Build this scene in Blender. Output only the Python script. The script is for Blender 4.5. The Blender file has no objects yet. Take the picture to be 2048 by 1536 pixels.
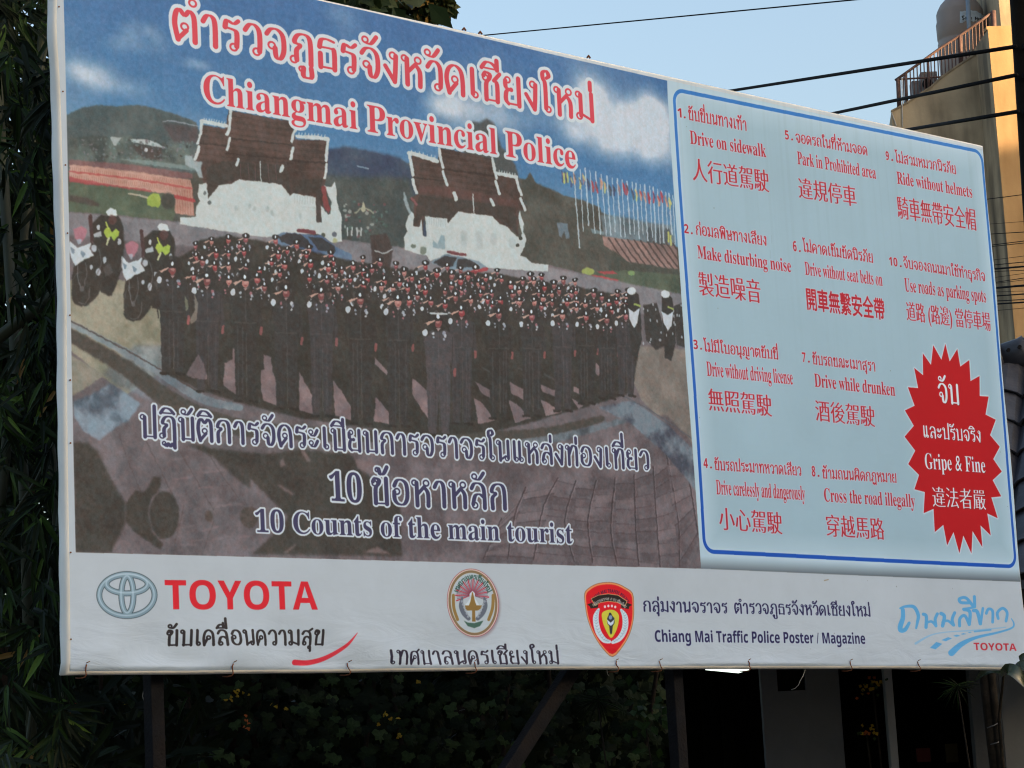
import bpy, bmesh, math, random
import numpy as np
from mathutils import Vector, Matrix

random.seed(7)
S = bpy.context.scene
COL = S.collection

# ------------------------------------------------------------------ camera
CAM_Z = 1.6
F = 4900.0                                   # focal length in pixels of a 2048 wide frame
CX = Vector((0.998592981, 0.00911606267, -0.0522393982))
CY = Vector((0.0530288348, -0.171665778, 0.983726996))
CZ = Vector((0.0, -0.985113069, -0.171907656))
cam = bpy.data.cameras.new('camera')
cam.sensor_width = 36.0
cam.lens = 36.0 * F / 2048
cam.clip_start = 0.1
cam.clip_end = 3000
cam.dof.use_dof = False
cam_o = bpy.data.objects.new('camera', cam)
R4 = Matrix((CX, CY, CZ)).transposed().to_4x4()
cam_o.matrix_world = Matrix.Translation((0, 0, CAM_Z)) @ R4
COL.objects.link(cam_o)
S.camera = cam_o

# ------------------------------------------------------------------ daylight
SUN_EL, SUN_AZ = math.radians(8), math.radians(116)     # azimuth clockwise from +Y
sun_dir = Vector((math.sin(SUN_AZ) * math.cos(SUN_EL), math.cos(SUN_AZ) * math.cos(SUN_EL), math.sin(SUN_EL)))
w = bpy.data.worlds.new('World')
S.world = w
w.use_nodes = True
nt = w.node_tree
bg = nt.nodes['Background']
sky = nt.nodes.new('ShaderNodeTexSky')
sky.sky_type = 'NISHITA'
sky.sun_disc = False
sky.sun_elevation = SUN_EL
sky.sun_rotation = SUN_AZ
sky.air_density = 0.9
sky.dust_density = 6.0
sky.ozone_density = 0.9
nt.links.new(sky.outputs[0], bg.inputs[0])
bg.inputs[1].default_value = 0.15
sun = bpy.data.lights.new('sun', 'SUN')
sun.energy = 4.6
sun.angle = math.radians(0.5)
sun.color = (1.0, 0.70, 0.40)
sun_o = bpy.data.objects.new('sun', sun)
sun_o.rotation_euler = sun_dir.to_track_quat('Z', 'Y').to_euler()
COL.objects.link(sun_o)
S.view_settings.view_transform = 'Standard'
S.view_settings.look = 'None'
S.view_settings.gamma = 1
S.view_settings.use_curve_mapping = False
S.view_settings.exposure = 1.88
S.render.engine = 'CYCLES'
S.cycles.max_bounces = 6
S.cycles.filter_width = 1.15


# ------------------------------------------------------------------ helpers
def ray(px, py):
    """direction through a pixel of the 2048 x 1536 photograph"""
    v = CX * ((px - 1024) / F) + CY * (-(py - 768) / F) - CZ
    return v


def at(px, py, Y):
    """point in the world at forward distance Y (metres along world +Y)"""
    v = ray(px, py)
    return Vector((0, 0, CAM_Z)) + v * (Y / v.y)


def on_plane(px, py, p0, n):
    v = ray(px, py)
    o = Vector((0, 0, CAM_Z))
    return o + v * ((p0 - o).dot(n) / v.dot(n))


def tag(o, label=None, cat=None, group=None, kind=None):
    if label: o['label'] = label
    if cat: o['category'] = cat
    if group: o['group'] = group
    if kind: o['kind'] = kind
    return o


def empty(name, loc, label, cat, group=None):
    o = bpy.data.objects.new(name, None)
    o.location = loc
    COL.objects.link(o)
    bpy.context.view_layer.update()
    return tag(o, label, cat, group)


def link(name, me, parent=None, mats=None):
    if mats:
        for m in (mats if isinstance(mats, (list, tuple)) else [mats]):
            me.materials.append(m)
    o = bpy.data.objects.new(name, me)
    COL.objects.link(o)
    if parent:
        o.parent = parent
        o.matrix_parent_inverse = parent.matrix_basis.inverted()
    return o


class MB:
    """collects world-space geometry for one mesh object"""
    def __init__(s):
        s.v, s.f, s.m = [], [], []

    def box(s, c, size, ax=None, mi=0):
        """box centred on c; ax = three orthogonal unit vectors"""
        ax = ax or (Vector((1, 0, 0)), Vector((0, 1, 0)), Vector((0, 0, 1)))
        c = Vector(c)
        b = len(s.v)
        for i in (-.5, .5):
            for j in (-.5, .5):
                for k in (-.5, .5):
                    s.v.append(c + ax[0] * (i * size[0]) + ax[1] * (j * size[1]) + ax[2] * (k * size[2]))
        for f in ((0, 1, 3, 2), (4, 6, 7, 5), (0, 4, 5, 1), (2, 3, 7, 6), (0, 2, 6, 4), (1, 5, 7, 3)):
            s.f.append([b + i for i in f]); s.m.append(mi)
        return s

    def tube(s, pts, r, n=8, cap=True, mi=0):
        pts = [Vector(p) for p in pts]
        rs = r if isinstance(r, (list, tuple)) else [r] * len(pts)
        b = len(s.v)
        up = None
        for i, p in enumerate(pts):
            d = (pts[min(i + 1, len(pts) - 1)] - pts[max(i - 1, 0)]).normalized()
            if up is None:
                up = Vector((0, 0, 1)) if abs(d.z) < .9 else Vector((1, 0, 0))
            x = d.cross(up).normalized()
            y = x.cross(d).normalized()
            up = y
            for k in range(n):
                a = 2 * math.pi * k / n
                s.v.append(p + x * (math.cos(a) * rs[i]) + y * (math.sin(a) * rs[i]))
        for i in range(len(pts) - 1):
            for k in range(n):
                k2 = (k + 1) % n
                s.f.append([b + i * n + k, b + i * n + k2, b + (i + 1) * n + k2, b + (i + 1) * n + k]); s.m.append(mi)
        if cap:
            s.f.append([b + k for k in range(n)][::-1]); s.m.append(mi)
            s.f.append([b + (len(pts) - 1) * n + k for k in range(n)]); s.m.append(mi)
        return s

    def lathe(s, c, prof, n=24, mi=0):
        b = len(s.v)
        c = Vector(c)
        for r, z in prof:
            for k in range(n):
                a = 2 * math.pi * k / n
                s.v.append(c + Vector((math.cos(a) * r, math.sin(a) * r, z)))
        for i in range(len(prof) - 1):
            for k in range(n):
                k2 = (k + 1) % n
                s.f.append([b + i * n + k, b + i * n + k2, b + (i + 1) * n + k2, b + (i + 1) * n + k]); s.m.append(mi)
        s.f.append([b + k for k in range(n)][::-1]); s.m.append(mi)
        s.f.append([b + (len(prof) - 1) * n + k for k in range(n)]); s.m.append(mi)
        return s

    def prism(s, pts, ext, mi=0):
        """polygon of world points extruded by vector ext"""
        b = len(s.v)
        n = len(pts)
        ext = Vector(ext)
        s.v += [Vector(p) for p in pts] + [Vector(p) + ext for p in pts]
        s.f.append([b + i for i in range(n)]); s.m.append(mi)
        s.f.append([b + n + i for i in range(n)][::-1]); s.m.append(mi)
        for i in range(n):
            j = (i + 1) % n
            s.f.append([b + i, b + n + i, b + n + j, b + j]); s.m.append(mi)
        return s

    def poly(s, pts, mi=0):
        b = len(s.v)
        s.v += [Vector(p) for p in pts]
        s.f.append(list(range(b, b + len(pts)))); s.m.append(mi)
        return s

    def mesh(s, name, smooth=False, origin=None):
        me = bpy.data.meshes.new(name)
        o = Vector(origin) if origin is not None else Vector()
        me.from_pydata([tuple(v - o) for v in s.v], [], s.f)
        me.polygons.foreach_set('material_index', s.m)
        if smooth:
            me.polygons.foreach_set('use_smooth', [True] * len(s.f))
        bm = bmesh.new(); bm.from_mesh(me)
        bmesh.ops.recalc_face_normals(bm, faces=bm.faces)
        bm.to_mesh(me); bm.free()
        return me

    def obj(s, name, mat, parent=None, smooth=False, bevel=0, origin=None):
        """ONE object; its origin is put at the middle of its foot"""
        if origin is None:
            xs = [v.x for v in s.v]; ys = [v.y for v in s.v]; zs = [v.z for v in s.v]
            origin = Vector(((min(xs) + max(xs)) / 2, (min(ys) + max(ys)) / 2, min(zs)))
        me = s.mesh(name, smooth, origin)
        o = link(name, me, None, mat)
        o.location = origin
        if parent:
            o.parent = parent
            o.matrix_parent_inverse = parent.matrix_basis.inverted()
        if bevel:
            b = o.modifiers.new('bevel', 'BEVEL'); b.width = bevel; b.segments = 2; b.limit_method = 'ANGLE'
        return o


def mat(name, col, rough=.7, spec=.4, var=.25, scale=6, bump=0.0, bscale=40, metal=0, stain=None, sscale=1.2, coord='Object', trans=0, samt=.5, streak=1.0):
    m = bpy.data.materials.new(name)
    m.use_nodes = True
    t = m.node_tree
    p = t.nodes['Principled BSDF']
    p.inputs['Roughness'].default_value = rough
    p.inputs['Specular IOR Level'].default_value = spec
    p.inputs['Metallic'].default_value = metal
    tc = t.nodes.new('ShaderNodeTexCoord')
    n = t.nodes.new('ShaderNodeTexNoise')
    n.inputs['Scale'].default_value = scale
    n.inputs['Detail'].default_value = 6
    t.links.new(tc.outputs[coord], n.inputs['Vector'])
    mr = t.nodes.new('ShaderNodeMapRange')
    mr.inputs[1].default_value = .3; mr.inputs[2].default_value = .7
    mr.inputs[3].default_value = 1 - var; mr.inputs[4].default_value = 1 + var
    t.links.new(n.outputs['Fac'], mr.inputs[0])
    mx = t.nodes.new('ShaderNodeVectorMath'); mx.operation = 'SCALE'
    mx.inputs[0].default_value = col
    t.links.new(mr.outputs[0], mx.inputs['Scale'])
    out = mx.outputs[0]
    if stain:
        n2 = t.nodes.new('ShaderNodeTexNoise'); n2.inputs['Scale'].default_value = sscale; n2.inputs['Detail'].default_value = 8
        mp = t.nodes.new('ShaderNodeMapping'); mp.inputs['Scale'].default_value = (1, 1, 1 / streak)
        t.links.new(tc.outputs[coord], mp.inputs[0]); t.links.new(mp.outputs[0], n2.inputs['Vector'])
        r2 = t.nodes.new('ShaderNodeMapRange'); r2.inputs[1].default_value = .45; r2.inputs[2].default_value = .64; r2.inputs[4].default_value = samt
        t.links.new(n2.outputs['Fac'], r2.inputs[0])
        mi = t.nodes.new('ShaderNodeMix'); mi.data_type = 'RGBA'
        t.links.new(r2.outputs[0], mi.inputs[0]); t.links.new(out, mi.inputs[6])
        mi.inputs[7].default_value = (*stain, 1)
        out = mi.outputs[2]
    t.links.new(out, p.inputs['Base Color'])
    if bump:
        n3 = t.nodes.new('ShaderNodeTexNoise'); n3.inputs['Scale'].default_value = bscale; n3.inputs['Detail'].default_value = 5
        t.links.new(tc.outputs[coord], n3.inputs['Vector'])
        bp = t.nodes.new('ShaderNodeBump'); bp.inputs['Strength'].default_value = bump; bp.inputs['Distance'].default_value = .02
        t.links.new(n3.outputs['Fac'], bp.inputs['Height']); t.links.new(bp.outputs[0], p.inputs['Normal'])
    if trans:
        tr = t.nodes.new('ShaderNodeBsdfTranslucent'); t.links.new(out, tr.inputs[0])
        ms = t.nodes.new('ShaderNodeMixShader'); ms.inputs[0].default_value = trans
        t.links.new(p.outputs[0], ms.inputs[1]); t.links.new(tr.outputs[0], ms.inputs[2])
        t.links.new(ms.outputs[0], t.nodes['Material Output'].inputs[0])
    return m


# ------------------------------------------------------------------ where the hoarding stands
BW, BH = 7.299, 3.6
BO = Vector((-2.1328, 11.4446, 0.7286 + CAM_Z))      # lower left corner of its face
BU = Vector((0.746494, 0.665392, 0))                 # along its width
BN = Vector((0.665392, -0.746494, 0))                # out of its face
UP = Vector((0, 0, 1))
# ------------------------------------------------------------------ the printed sheet, drawn in code
# Everything is drawn on a raster that lies on the sheet (TW x TH texels on BW x BH metres).
TH = 1600
TW = int(TH * BW / BH)
CV = np.zeros((TH, TW, 3), np.float32)


def px2cv(p):
    """photograph pixel(s) -> texel(s) of the sheet"""
    p = np.atleast_2d(np.asarray(p, float))
    d = (np.outer((p[:, 0] - 1024) / F, np.array(CX)) + np.outer(-(p[:, 1] - 768) / F, np.array(CY)) - np.array(CZ))
    n = np.array(BN)
    o = np.array([0, 0, CAM_Z])
    bo = np.array(BO)
    t = ((bo - o) @ n) / (d @ n)
    q = o + d * t[:, None] - bo
    u = q @ np.array(BU)
    return np.stack([u / BW * TW, (1 - q[:, 2] / BH) * TH], 1)


def orient(c):
    c = np.asarray(c, float)
    a = np.sum(c[:, 0] * np.roll(c[:, 1], -1) - np.roll(c[:, 0], -1) * c[:, 1])
    return c if a > 0 else c[::-1]


def cover(contours, ss=3, pad=0, keep=False):
    """anti-aliased coverage of the union (non-zero winding) of contours, in texels"""
    cs = [np.asarray(c, float) if keep else orient(c) for c in contours if len(c) > 2]
    if not cs: return None
    allp = np.concatenate(cs)
    x0 = max(int(math.floor(allp[:, 0].min())) - 1 - pad, 0); y0 = max(int(math.floor(allp[:, 1].min())) - 1 - pad, 0)
    x1 = min(int(math.ceil(allp[:, 0].max())) + 2 + pad, TW); y1 = min(int(math.ceil(allp[:, 1].max())) + 2 + pad, TH)
    if x1 <= x0 or y1 <= y0: return None
    if (x1 - x0) * (y1 - y0) > 700000: ss = 2
    W, H = (x1 - x0) * ss, (y1 - y0) * ss
    A = np.concatenate([(c - [x0, y0]) * ss for c in cs])
    B = np.concatenate([(np.roll(c, -1, 0) - [x0, y0]) * ss for c in cs])
    sg = np.where(B[:, 1] > A[:, 1], 1, -1)
    lo = np.where(sg[:, None] > 0, A, B); hi = np.where(sg[:, None] > 0, B, A)
    j0 = np.clip(np.ceil(lo[:, 1] - .5), 0, H).astype(int); j1 = np.clip(np.ceil(hi[:, 1] - .5), 0, H).astype(int)
    n = np.maximum(j1 - j0, 0)
    if n.sum() == 0: return None
    e = np.repeat(np.arange(len(n)), n)
    j = np.arange(n.sum()) - np.repeat(np.cumsum(n) - n, n) + j0[e]
    t = (j + .5 - lo[e, 1]) / (hi[e, 1] - lo[e, 1])
    x = lo[e, 0] + (hi[e, 0] - lo[e, 0]) * t
    col = np.clip(np.ceil(x - .5), 0, W).astype(int)
    acc = np.zeros((H, W + 1), np.int32)
    np.add.at(acc, (j, col), sg[e])
    m = (np.cumsum(acc, 1)[:, :W] != 0).astype(np.float32)
    m = m.reshape(y1 - y0, ss, x1 - x0, ss).mean((1, 3))
    return x0, y0, m


def gblur(m, s):
    if s <= 0: return m
    r = max(int(s * 2.5), 1)
    k = np.exp(-.5 * (np.arange(-r, r + 1) / s) ** 2); k /= k.sum()
    p = np.pad(m, ((r, r), (0, 0)))
    m = sum(k[i] * p[i:i + m.shape[0]] for i in range(2 * r + 1))
    p = np.pad(m, ((0, 0), (r, r)))
    return sum(k[i] * p[:, i:i + m.shape[1]] for i in range(2 * r + 1)).astype(np.float32)


def blend(x0, y0, m, col, a=1.0):
    h, w_ = m.shape
    v = CV[y0:y0 + h, x0:x0 + w_]
    m3 = (m * a)[..., None]
    if callable(col):
        yy, xx = np.mgrid[y0:y0 + h, x0:x0 + w_]
        c = col(xx, yy)
    elif isinstance(col, np.ndarray) and col.ndim == 3:
        c = col[y0:y0 + h, x0:x0 + w_]
    else:
        c = np.array(col, np.float32) / 255
    v += (c - v) * m3


def fill(pts, col, a=1.0, blur=0.0, photo=True):
    """polygon in photograph pixels"""
    q = px2cv(pts) if photo else np.asarray(pts, float)
    r = cover([q], pad=int(blur * 3))
    if r: blend(r[0], r[1], gblur(r[2], blur), col, a)


def ell(cx, cy, rx, ry, rot=0, n=20):
    a = np.linspace(0, 2 * math.pi, n, endpoint=False)
    x, y = rx * np.cos(a), ry * np.sin(a)
    c, s = math.cos(rot), math.sin(rot)
    return np.stack([cx + x * c - y * s, cy + x * s + y * c], 1)


def oval(cx, cy, rx, ry, col, a=1.0, blur=0.0, rot=0):
    fill(ell(cx, cy, rx, ry, rot), col, a, blur)


def brush(pts, ws):
    """contours of a stroke with a width at each point"""
    pts = np.asarray(pts, float)
    ws = np.broadcast_to(np.asarray(ws, float), (len(pts),))
    out = []
    for i in range(len(pts)):
        out.append(ell(pts[i, 0], pts[i, 1], ws[i] / 2, ws[i] / 2, n=12))
        if i:
            d = pts[i] - pts[i - 1]; L = np.hypot(*d)
            if L > 1e-9:
                nrm = np.array([-d[1], d[0]]) / L
                out.append(np.array([pts[i - 1] + nrm * ws[i - 1] / 2, pts[i] + nrm * ws[i] / 2, pts[i] - nrm * ws[i] / 2, pts[i - 1] - nrm * ws[i - 1] / 2]))
    return out


def smooth(pts, closed=False, k=6):
    pts = np.asarray(pts, float)
    n = len(pts)
    if n < 3 and not closed: return pts
    out = []
    rng = range(n if closed else n - 1)
    for i in rng:
        p0 = pts[(i - 1) % n] if closed or i > 0 else pts[0]
        p1 = pts[i]; p2 = pts[(i + 1) % n]
        p3 = pts[(i + 2) % n] if closed or i + 2 < n else pts[-1]
        for t in np.arange(k) / k:
            out.append(.5 * ((2 * p1) + (p2 - p0) * t + (2 * p0 - 5 * p1 + 4 * p2 - p3) * t * t + (3 * p1 - p0 - 3 * p2 + p3) * t ** 3))
    if not closed: out.append(pts[-1])
    return np.array(out)


def line(pts, wd, col, a=1.0, blur=0.0, sm=True):
    p = np.asarray(pts, float)
    wd = np.broadcast_to(np.asarray(wd, float), (len(p),))
    if sm and len(p) > 2:
        q = smooth(np.column_stack([p, wd])); p, wd = q[:, :2], q[:, 2]
    r = cover([px2cv(c) for c in brush(p, wd)], pad=int(blur * 3))
    if r: blend(r[0], r[1], gblur(r[2], blur), col, a)


def frame_of(x, y, s):
    """shapes read off an enlarged crop of the photograph: crop origin and enlargement"""
    return lambda pts: [(x + u / s, y + v / s) for u, v in pts]


def fbm(h, w_, base, seed, octv=6, gain=.55):
    rs = np.random.RandomState(seed)
    out = np.zeros((h, w_), np.float32); amp = 1; tot = 0
    for o in range(octv):
        n = base * 2 ** o
        gh, gw = int(n * h / w_) + 3, n + 3
        g = rs.rand(gh, gw).astype(np.float32)
        yy = np.linspace(0, gh - 2.001, h); xx = np.linspace(0, gw - 2.001, w_)
        yi, xi = yy.astype(int), xx.astype(int)
        fy = (yy - yi); fx = (xx - xi)
        fy = (fy * fy * (3 - 2 * fy))[:, None].astype(np.float32); fx = (fx * fx * (3 - 2 * fx))[None].astype(np.float32)
        a_ = g[yi][:, xi] * (1 - fx) + g[yi][:, xi + 1] * fx
        b_ = g[yi + 1][:, xi] * (1 - fx) + g[yi + 1][:, xi + 1] * fx
        out += amp * (a_ * (1 - fy) + b_ * fy); tot += amp; amp *= gain
    return out / tot


# ---- lettering: Latin and Chinese outlines come from Blender's own font, Thai is drawn by pen strokes
def bold_serif(s):
    o = ''
    for ch in s:
        if 'A' <= ch <= 'Z': o += chr(0x1D400 + ord(ch) - 65)
        elif 'a' <= ch <= 'z': o += chr(0x1D41A + ord(ch) - 97)
        elif '0' <= ch <= '9': o += chr(0x1D7CE + ord(ch) - 48)
        else: o += ch
    return o


def bold_sans(s):
    o = ''
    for ch in s:
        if 'A' <= ch <= 'Z': o += chr(0x1D5D4 + ord(ch) - 65)
        elif 'a' <= ch <= 'z': o += chr(0x1D5EE + ord(ch) - 97)
        elif '0' <= ch <= '9': o += chr(0x1D7EC + ord(ch) - 48)
        else: o += ch
    return o


def outlines(s):
    cu = bpy.data.curves.new('t', 'FONT')
    cu.body = s
    ob = bpy.data.objects.new('t', cu)
    COL.objects.link(ob)
    dg = bpy.context.evaluated_depsgraph_get(); dg.update()
    c2 = ob.to_curve(dg)
    res = []
    for sp in c2.splines:
        bp = sp.bezier_points
        n = len(bp)
        if not n: continue
        co = np.array([p.co[:2] for p in bp]); hl = np.array([p.handle_left[:2] for p in bp]); hr = np.array([p.handle_right[:2] for p in bp])
        pts = []
        ts = np.linspace(0, 1, 6)[:-1][:, None]
        for i in range(n):
            j = (i + 1) % n
            pts.append(co[i] * (1 - ts) ** 3 + 3 * hr[i] * ts * (1 - ts) ** 2 + 3 * hl[j] * ts ** 2 * (1 - ts) + co[j] * ts ** 3)
        res.append(np.concatenate(pts))
    ob.to_curve_clear()
    bpy.data.objects.remove(ob); bpy.data.curves.remove(cu)
    return res


CAP = {'serif': .0, 'x': 0}
TG = {   # Thai glyphs: advance, strokes, loops (x, y, r).  Consonant height is 1
 'ก': (.78, [[(.12, 0), (.12, .42), (.26, .6), (.1, .7), (.2, .93), (.4, 1), (.58, .92), (.65, .65), (.65, 0)]], []),
 'ถ': (.78, [[(.12, .14), (.12, .42), (.26, .6), (.1, .7), (.2, .93), (.4, 1), (.58, .92), (.65, .65), (.65, 0)]], [(.22, .1, .1)]),
 'ภ': (.82, [[(.22, .1), (.22, .42), (.34, .6), (.16, .7), (.26, .93), (.46, 1), (.64, .92), (.7, .65), (.7, 0)]], [(.12, .1, .1)]),
 'ฎ': (.82, [[(.22, .1), (.22, .42), (.34, .6), (.16, .7), (.26, .93), (.46, 1), (.64, .92), (.7, .65), (.7, -.4)], [(.7, -.38), (.55, -.22), (.42, -.38), (.3, -.3)]], [(.12, .1, .1), (.27, -.24, .07)]),
 'ฏ': (.82, [[(.22, .1), (.22, .42), (.34, .6), (.16, .7), (.26, .93), (.46, 1), (.64, .92), (.7, .65), (.7, -.42)], [(.7, -.42), (.6, -.24), (.5, -.36), (.4, -.24), (.32, -.36), (.22, -.3)]], [(.12, .1, .1), (.2, -.24, .07)]),
 'ข': (.76, [[(.08, .86), (.18, 1), (.33, .93), (.3, .78), (.19, .62), (.17, .3), (.17, .02)], [(.17, .02), (.62, .02)], [(.62, 0), (.62, 1)]], [(.15, .8, .09)]),
 'ช': (.76, [[(.08, .86), (.18, 1), (.33, .93), (.3, .78), (.19, .62), (.17, .3), (.17, .02)], [(.17, .02), (.6, .02)], [(.6, 0), (.6, .62), (.48, .74)], [(.48, .74), (.72, 1.02)]], [(.15, .8, .09)]),
 'ค': (.78, [[(.1, 0), (.06, .45), (.14, .85), (.36, 1), (.58, .85), (.65, .5), (.65, 0)], [(.12, .1), (.28, .42)]], [(.36, .5, .1)]),
 'ด': (.78, [[(.14, 0), (.05, .5), (.14, .86), (.36, 1), (.58, .85), (.65, .5), (.65, 0)], [(.14, .02), (.42, .38)]], [(.36, .5, .1)]),
 'ต': (.8, [[(.14, 0), (.05, .5), (.1, .88), (.22, .99), (.37, .82), (.52, .99), (.65, .85), (.68, .5), (.68, 0)], [(.14, .02), (.42, .34)]], [(.36, .45, .1)]),
 'ง': (.56, [[(.45, .9), (.42, .4), (.38, 0)], [(.38, 0), (.06, .5)]], [(.34, .9, .1)]),
 'จ': (.74, [[(.06, .78), (.2, .96), (.42, .98), (.6, .78), (.62, .3), (.5, .02), (.36, .06), (.33, .35)]], [(.22, .42, .1)]),
 'ญ': (1.05, [[(.22, .1), (.22, .42), (.3, .6), (.14, .7), (.22, .93), (.38, 1), (.52, .9), (.56, .6), (.56, .02)], [(.56, .02), (.9, .02)], [(.9, 0), (.9, 1)], [(.56, -.18), (.7, -.4), (.92, -.34)]], [(.12, .1, .1), (.52, -.22, .07)]),
 'ณ': (1.05, [[(.22, .1), (.22, .42), (.3, .6), (.14, .7), (.22, .93), (.38, 1), (.5, .9), (.54, .6), (.54, 0)], [(.54, .04), (.76, .2)], [(.9, .1), (.9, 1)]], [(.12, .1, .1), (.82, .1, .1)]),
 'ท': (.8, [[(.2, .9), (.2, 0)], [(.2, .5), (.4, .95), (.56, .98), (.66, .8), (.66, 0)]], [(.11, .9, .09)]),
 'ธ': (.72, [[(.1, .7), (.16, .94), (.34, 1), (.6, .94)], [(.1, .7), (.5, .7), (.6, .6), (.6, 0)], [(.62, .03), (.1, .03)], [(.12, .02), (.12, .48)]], []),
 'น': (.78, [[(.2, .9), (.2, 0)], [(.2, .03), (.52, .22)], [(.66, 1), (.66, .12)]], [(.11, .9, .09), (.58, .1, .09)]),
 'บ': (.78, [[(.2, .9), (.2, 0)], [(.14, .03), (.68, .03)], [(.66, 0), (.66, 1)]], [(.11, .9, .09)]),
 'ป': (.78, [[(.2, .9), (.2, 0)], [(.14, .03), (.68, .03)], [(.66, 0), (.66, 1.42)]], [(.11, .9, .09)]),
 'ผ': (.84, [[(.12, .9), (.12, 0)], [(.12, .03), (.42, .6), (.7, .03)], [(.7, 0), (.7, 1)]], [(.21, .9, .09)]),
 'พ': (.88, [[(.19, .9), (.22, 0)], [(.22, .03), (.46, .9)], [(.46, .9), (.7, .03)], [(.7, 0), (.74, 1)]], [(.1, .9, .09)]),
 'ม': (.78, [[(.2, .9), (.2, .12)], [(.2, .2), (.64, .02)], [(.66, 0), (.66, 1)]], [(.11, .9, .09), (.13, .1, .1)]),
 'ย': (.74, [[(.08, .84), (.1, .6), (.3, .54), (.12, .46), (.08, .16), (.18, .02)], [(.14, .03), (.62, .03)], [(.6, 0), (.6, 1)]], [(.17, .88, .09)]),
 'ร': (.6, [[(.1, .72), (.16, .95), (.38, .88), (.54, 1)], [(.1, .72), (.42, .66), (.48, .5), (.46, .14)]], [(.36, .1, .1)]),
 'ล': (.76, [[(.08, .78), (.2, .97), (.42, .99), (.58, .84), (.62, .5), (.62, 0)], [(.62, .4), (.42, .55), (.22, .48), (.12, .14)]], [(.2, .1, .1)]),
 'ส': (.78, [[(.08, .74), (.2, .92), (.4, .94), (.56, .8), (.62, .5), (.62, 0)], [(.62, .4), (.42, .55), (.22, .48), (.12, .14)], [(.46, .9), (.74, 1.1)]], [(.2, .1, .1)]),
 'ศ': (.78, [[(.1, 0), (.06, .45), (.14, .82), (.34, .93), (.56, .85), (.63, .5), (.63, 0)], [(.12, .1), (.28, .42)], [(.5, .86), (.74, 1.08)]], [(.36, .5, .1)]),
 'ว': (.62, [[(.06, .76), (.2, .96), (.38, .98), (.52, .8), (.54, .4), (.52, .12)]], [(.42, .1, .1)]),
 'ษ': (.82, [[(.2, .9), (.2, 0)], [(.14, .03), (.68, .03)], [(.66, 0), (.66, 1)], [(.5, .5), (.8, .64)]], [(.11, .9, .09), (.43, .46, .09)]),
 'ห': (.8, [[(.2, .9), (.2, 0)], [(.2, .42), (.54, .78)], [(.5, .74), (.66, .5), (.66, 0)]], [(.11, .9, .09), (.6, .9, .1)]),
 'อ': (.74, [[(.1, .74), (.22, .95), (.42, .98), (.6, .8), (.62, .3), (.48, .03), (.24, .03), (.1, .2), (.09, .5)]], [(.2, .52, .1)]),
 'า': (.58, [[(.06, .76), (.18, .96), (.34, .97), (.44, .75), (.44, 0)]], []),
 'ะ': (.58, [[(.12, .62), (.3, .6), (.46, .86)], [(.12, .1), (.3, .08), (.46, .34)]], [(.13, .76, .09), (.13, .24, .09)]),
 'เ': (.42, [[(.16, 1), (.16, .12)]], [(.25, .1, .09)]),
 'แ': (.72, [[(.16, 1), (.16, .12)], [(.46, 1), (.46, .12)]], [(.25, .1, .09), (.55, .1, .09)]),
 'ใ': (.46, [[(.2, .12), (.2, 1.0), (.12, 1.2), (.12, 1.42), (.28, 1.5), (.36, 1.34), (.26, 1.24)]], [(.29, .1, .09)]),
 'ไ': (.46, [[(.22, .12), (.22, 1.1), (.14, 1.3), (.08, 1.5)], [(.08, 1.5), (.2, 1.38), (.34, 1.5)]], [(.31, .1, .09)]),
 '.': (.3, [[(.12, .06), (.14, .06)]], []),
 ' ': (.45, [], []),
}
TM = {   # marks, x measured back from the right stem of the letter
 'ั': ([[(-.42, 1.17), (-.22, 1.16), (-.02, 1.42)]], [(-.42, 1.27, .09)]),
 'ิ': ([[(-.62, 1.14), (-.44, 1.36), (-.2, 1.34), (0, 1.14)], [(0, 1.15), (-.62, 1.15)]], []),
 'ี': ([[(-.62, 1.14), (-.44, 1.36), (-.2, 1.34), (0, 1.14)], [(0, 1.15), (-.62, 1.15)], [(-.02, 1.14), (-.02, 1.48)]], []),
 'ื': ([[(-.62, 1.14), (-.44, 1.36), (-.2, 1.34), (0, 1.14)], [(0, 1.15), (-.62, 1.15)], [(-.02, 1.14), (-.02, 1.48)], [(-.2, 1.2), (-.2, 1.48)]], []),
 '็': ([[(-.5, 1.12), (-.55, 1.32), (-.38, 1.4), (-.26, 1.28), (-.1, 1.36), (.04, 1.5)], [(-.5, 1.12), (-.3, 1.22), (-.1, 1.14)]], []),
 'ุ': ([[(-.04, -.14), (-.04, -.42)]], [(-.12, -.18, .07)]),
 'ู': ([[(-.26, -.14), (-.26, -.42), (0, -.42), (0, -.12)]], [(-.33, -.18, .07)]),
 'ํ': ([], [(-.04, 1.28, .1)]),
}
TONE = {'่': ([[(-.03, 1.42), (-.03, 1.14)]], []), '้': ([[(-.3, 1.36), (-.24, 1.18), (-.1, 1.2), (.04, 1.46)]], [(-.36, 1.34, .07)])}


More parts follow.
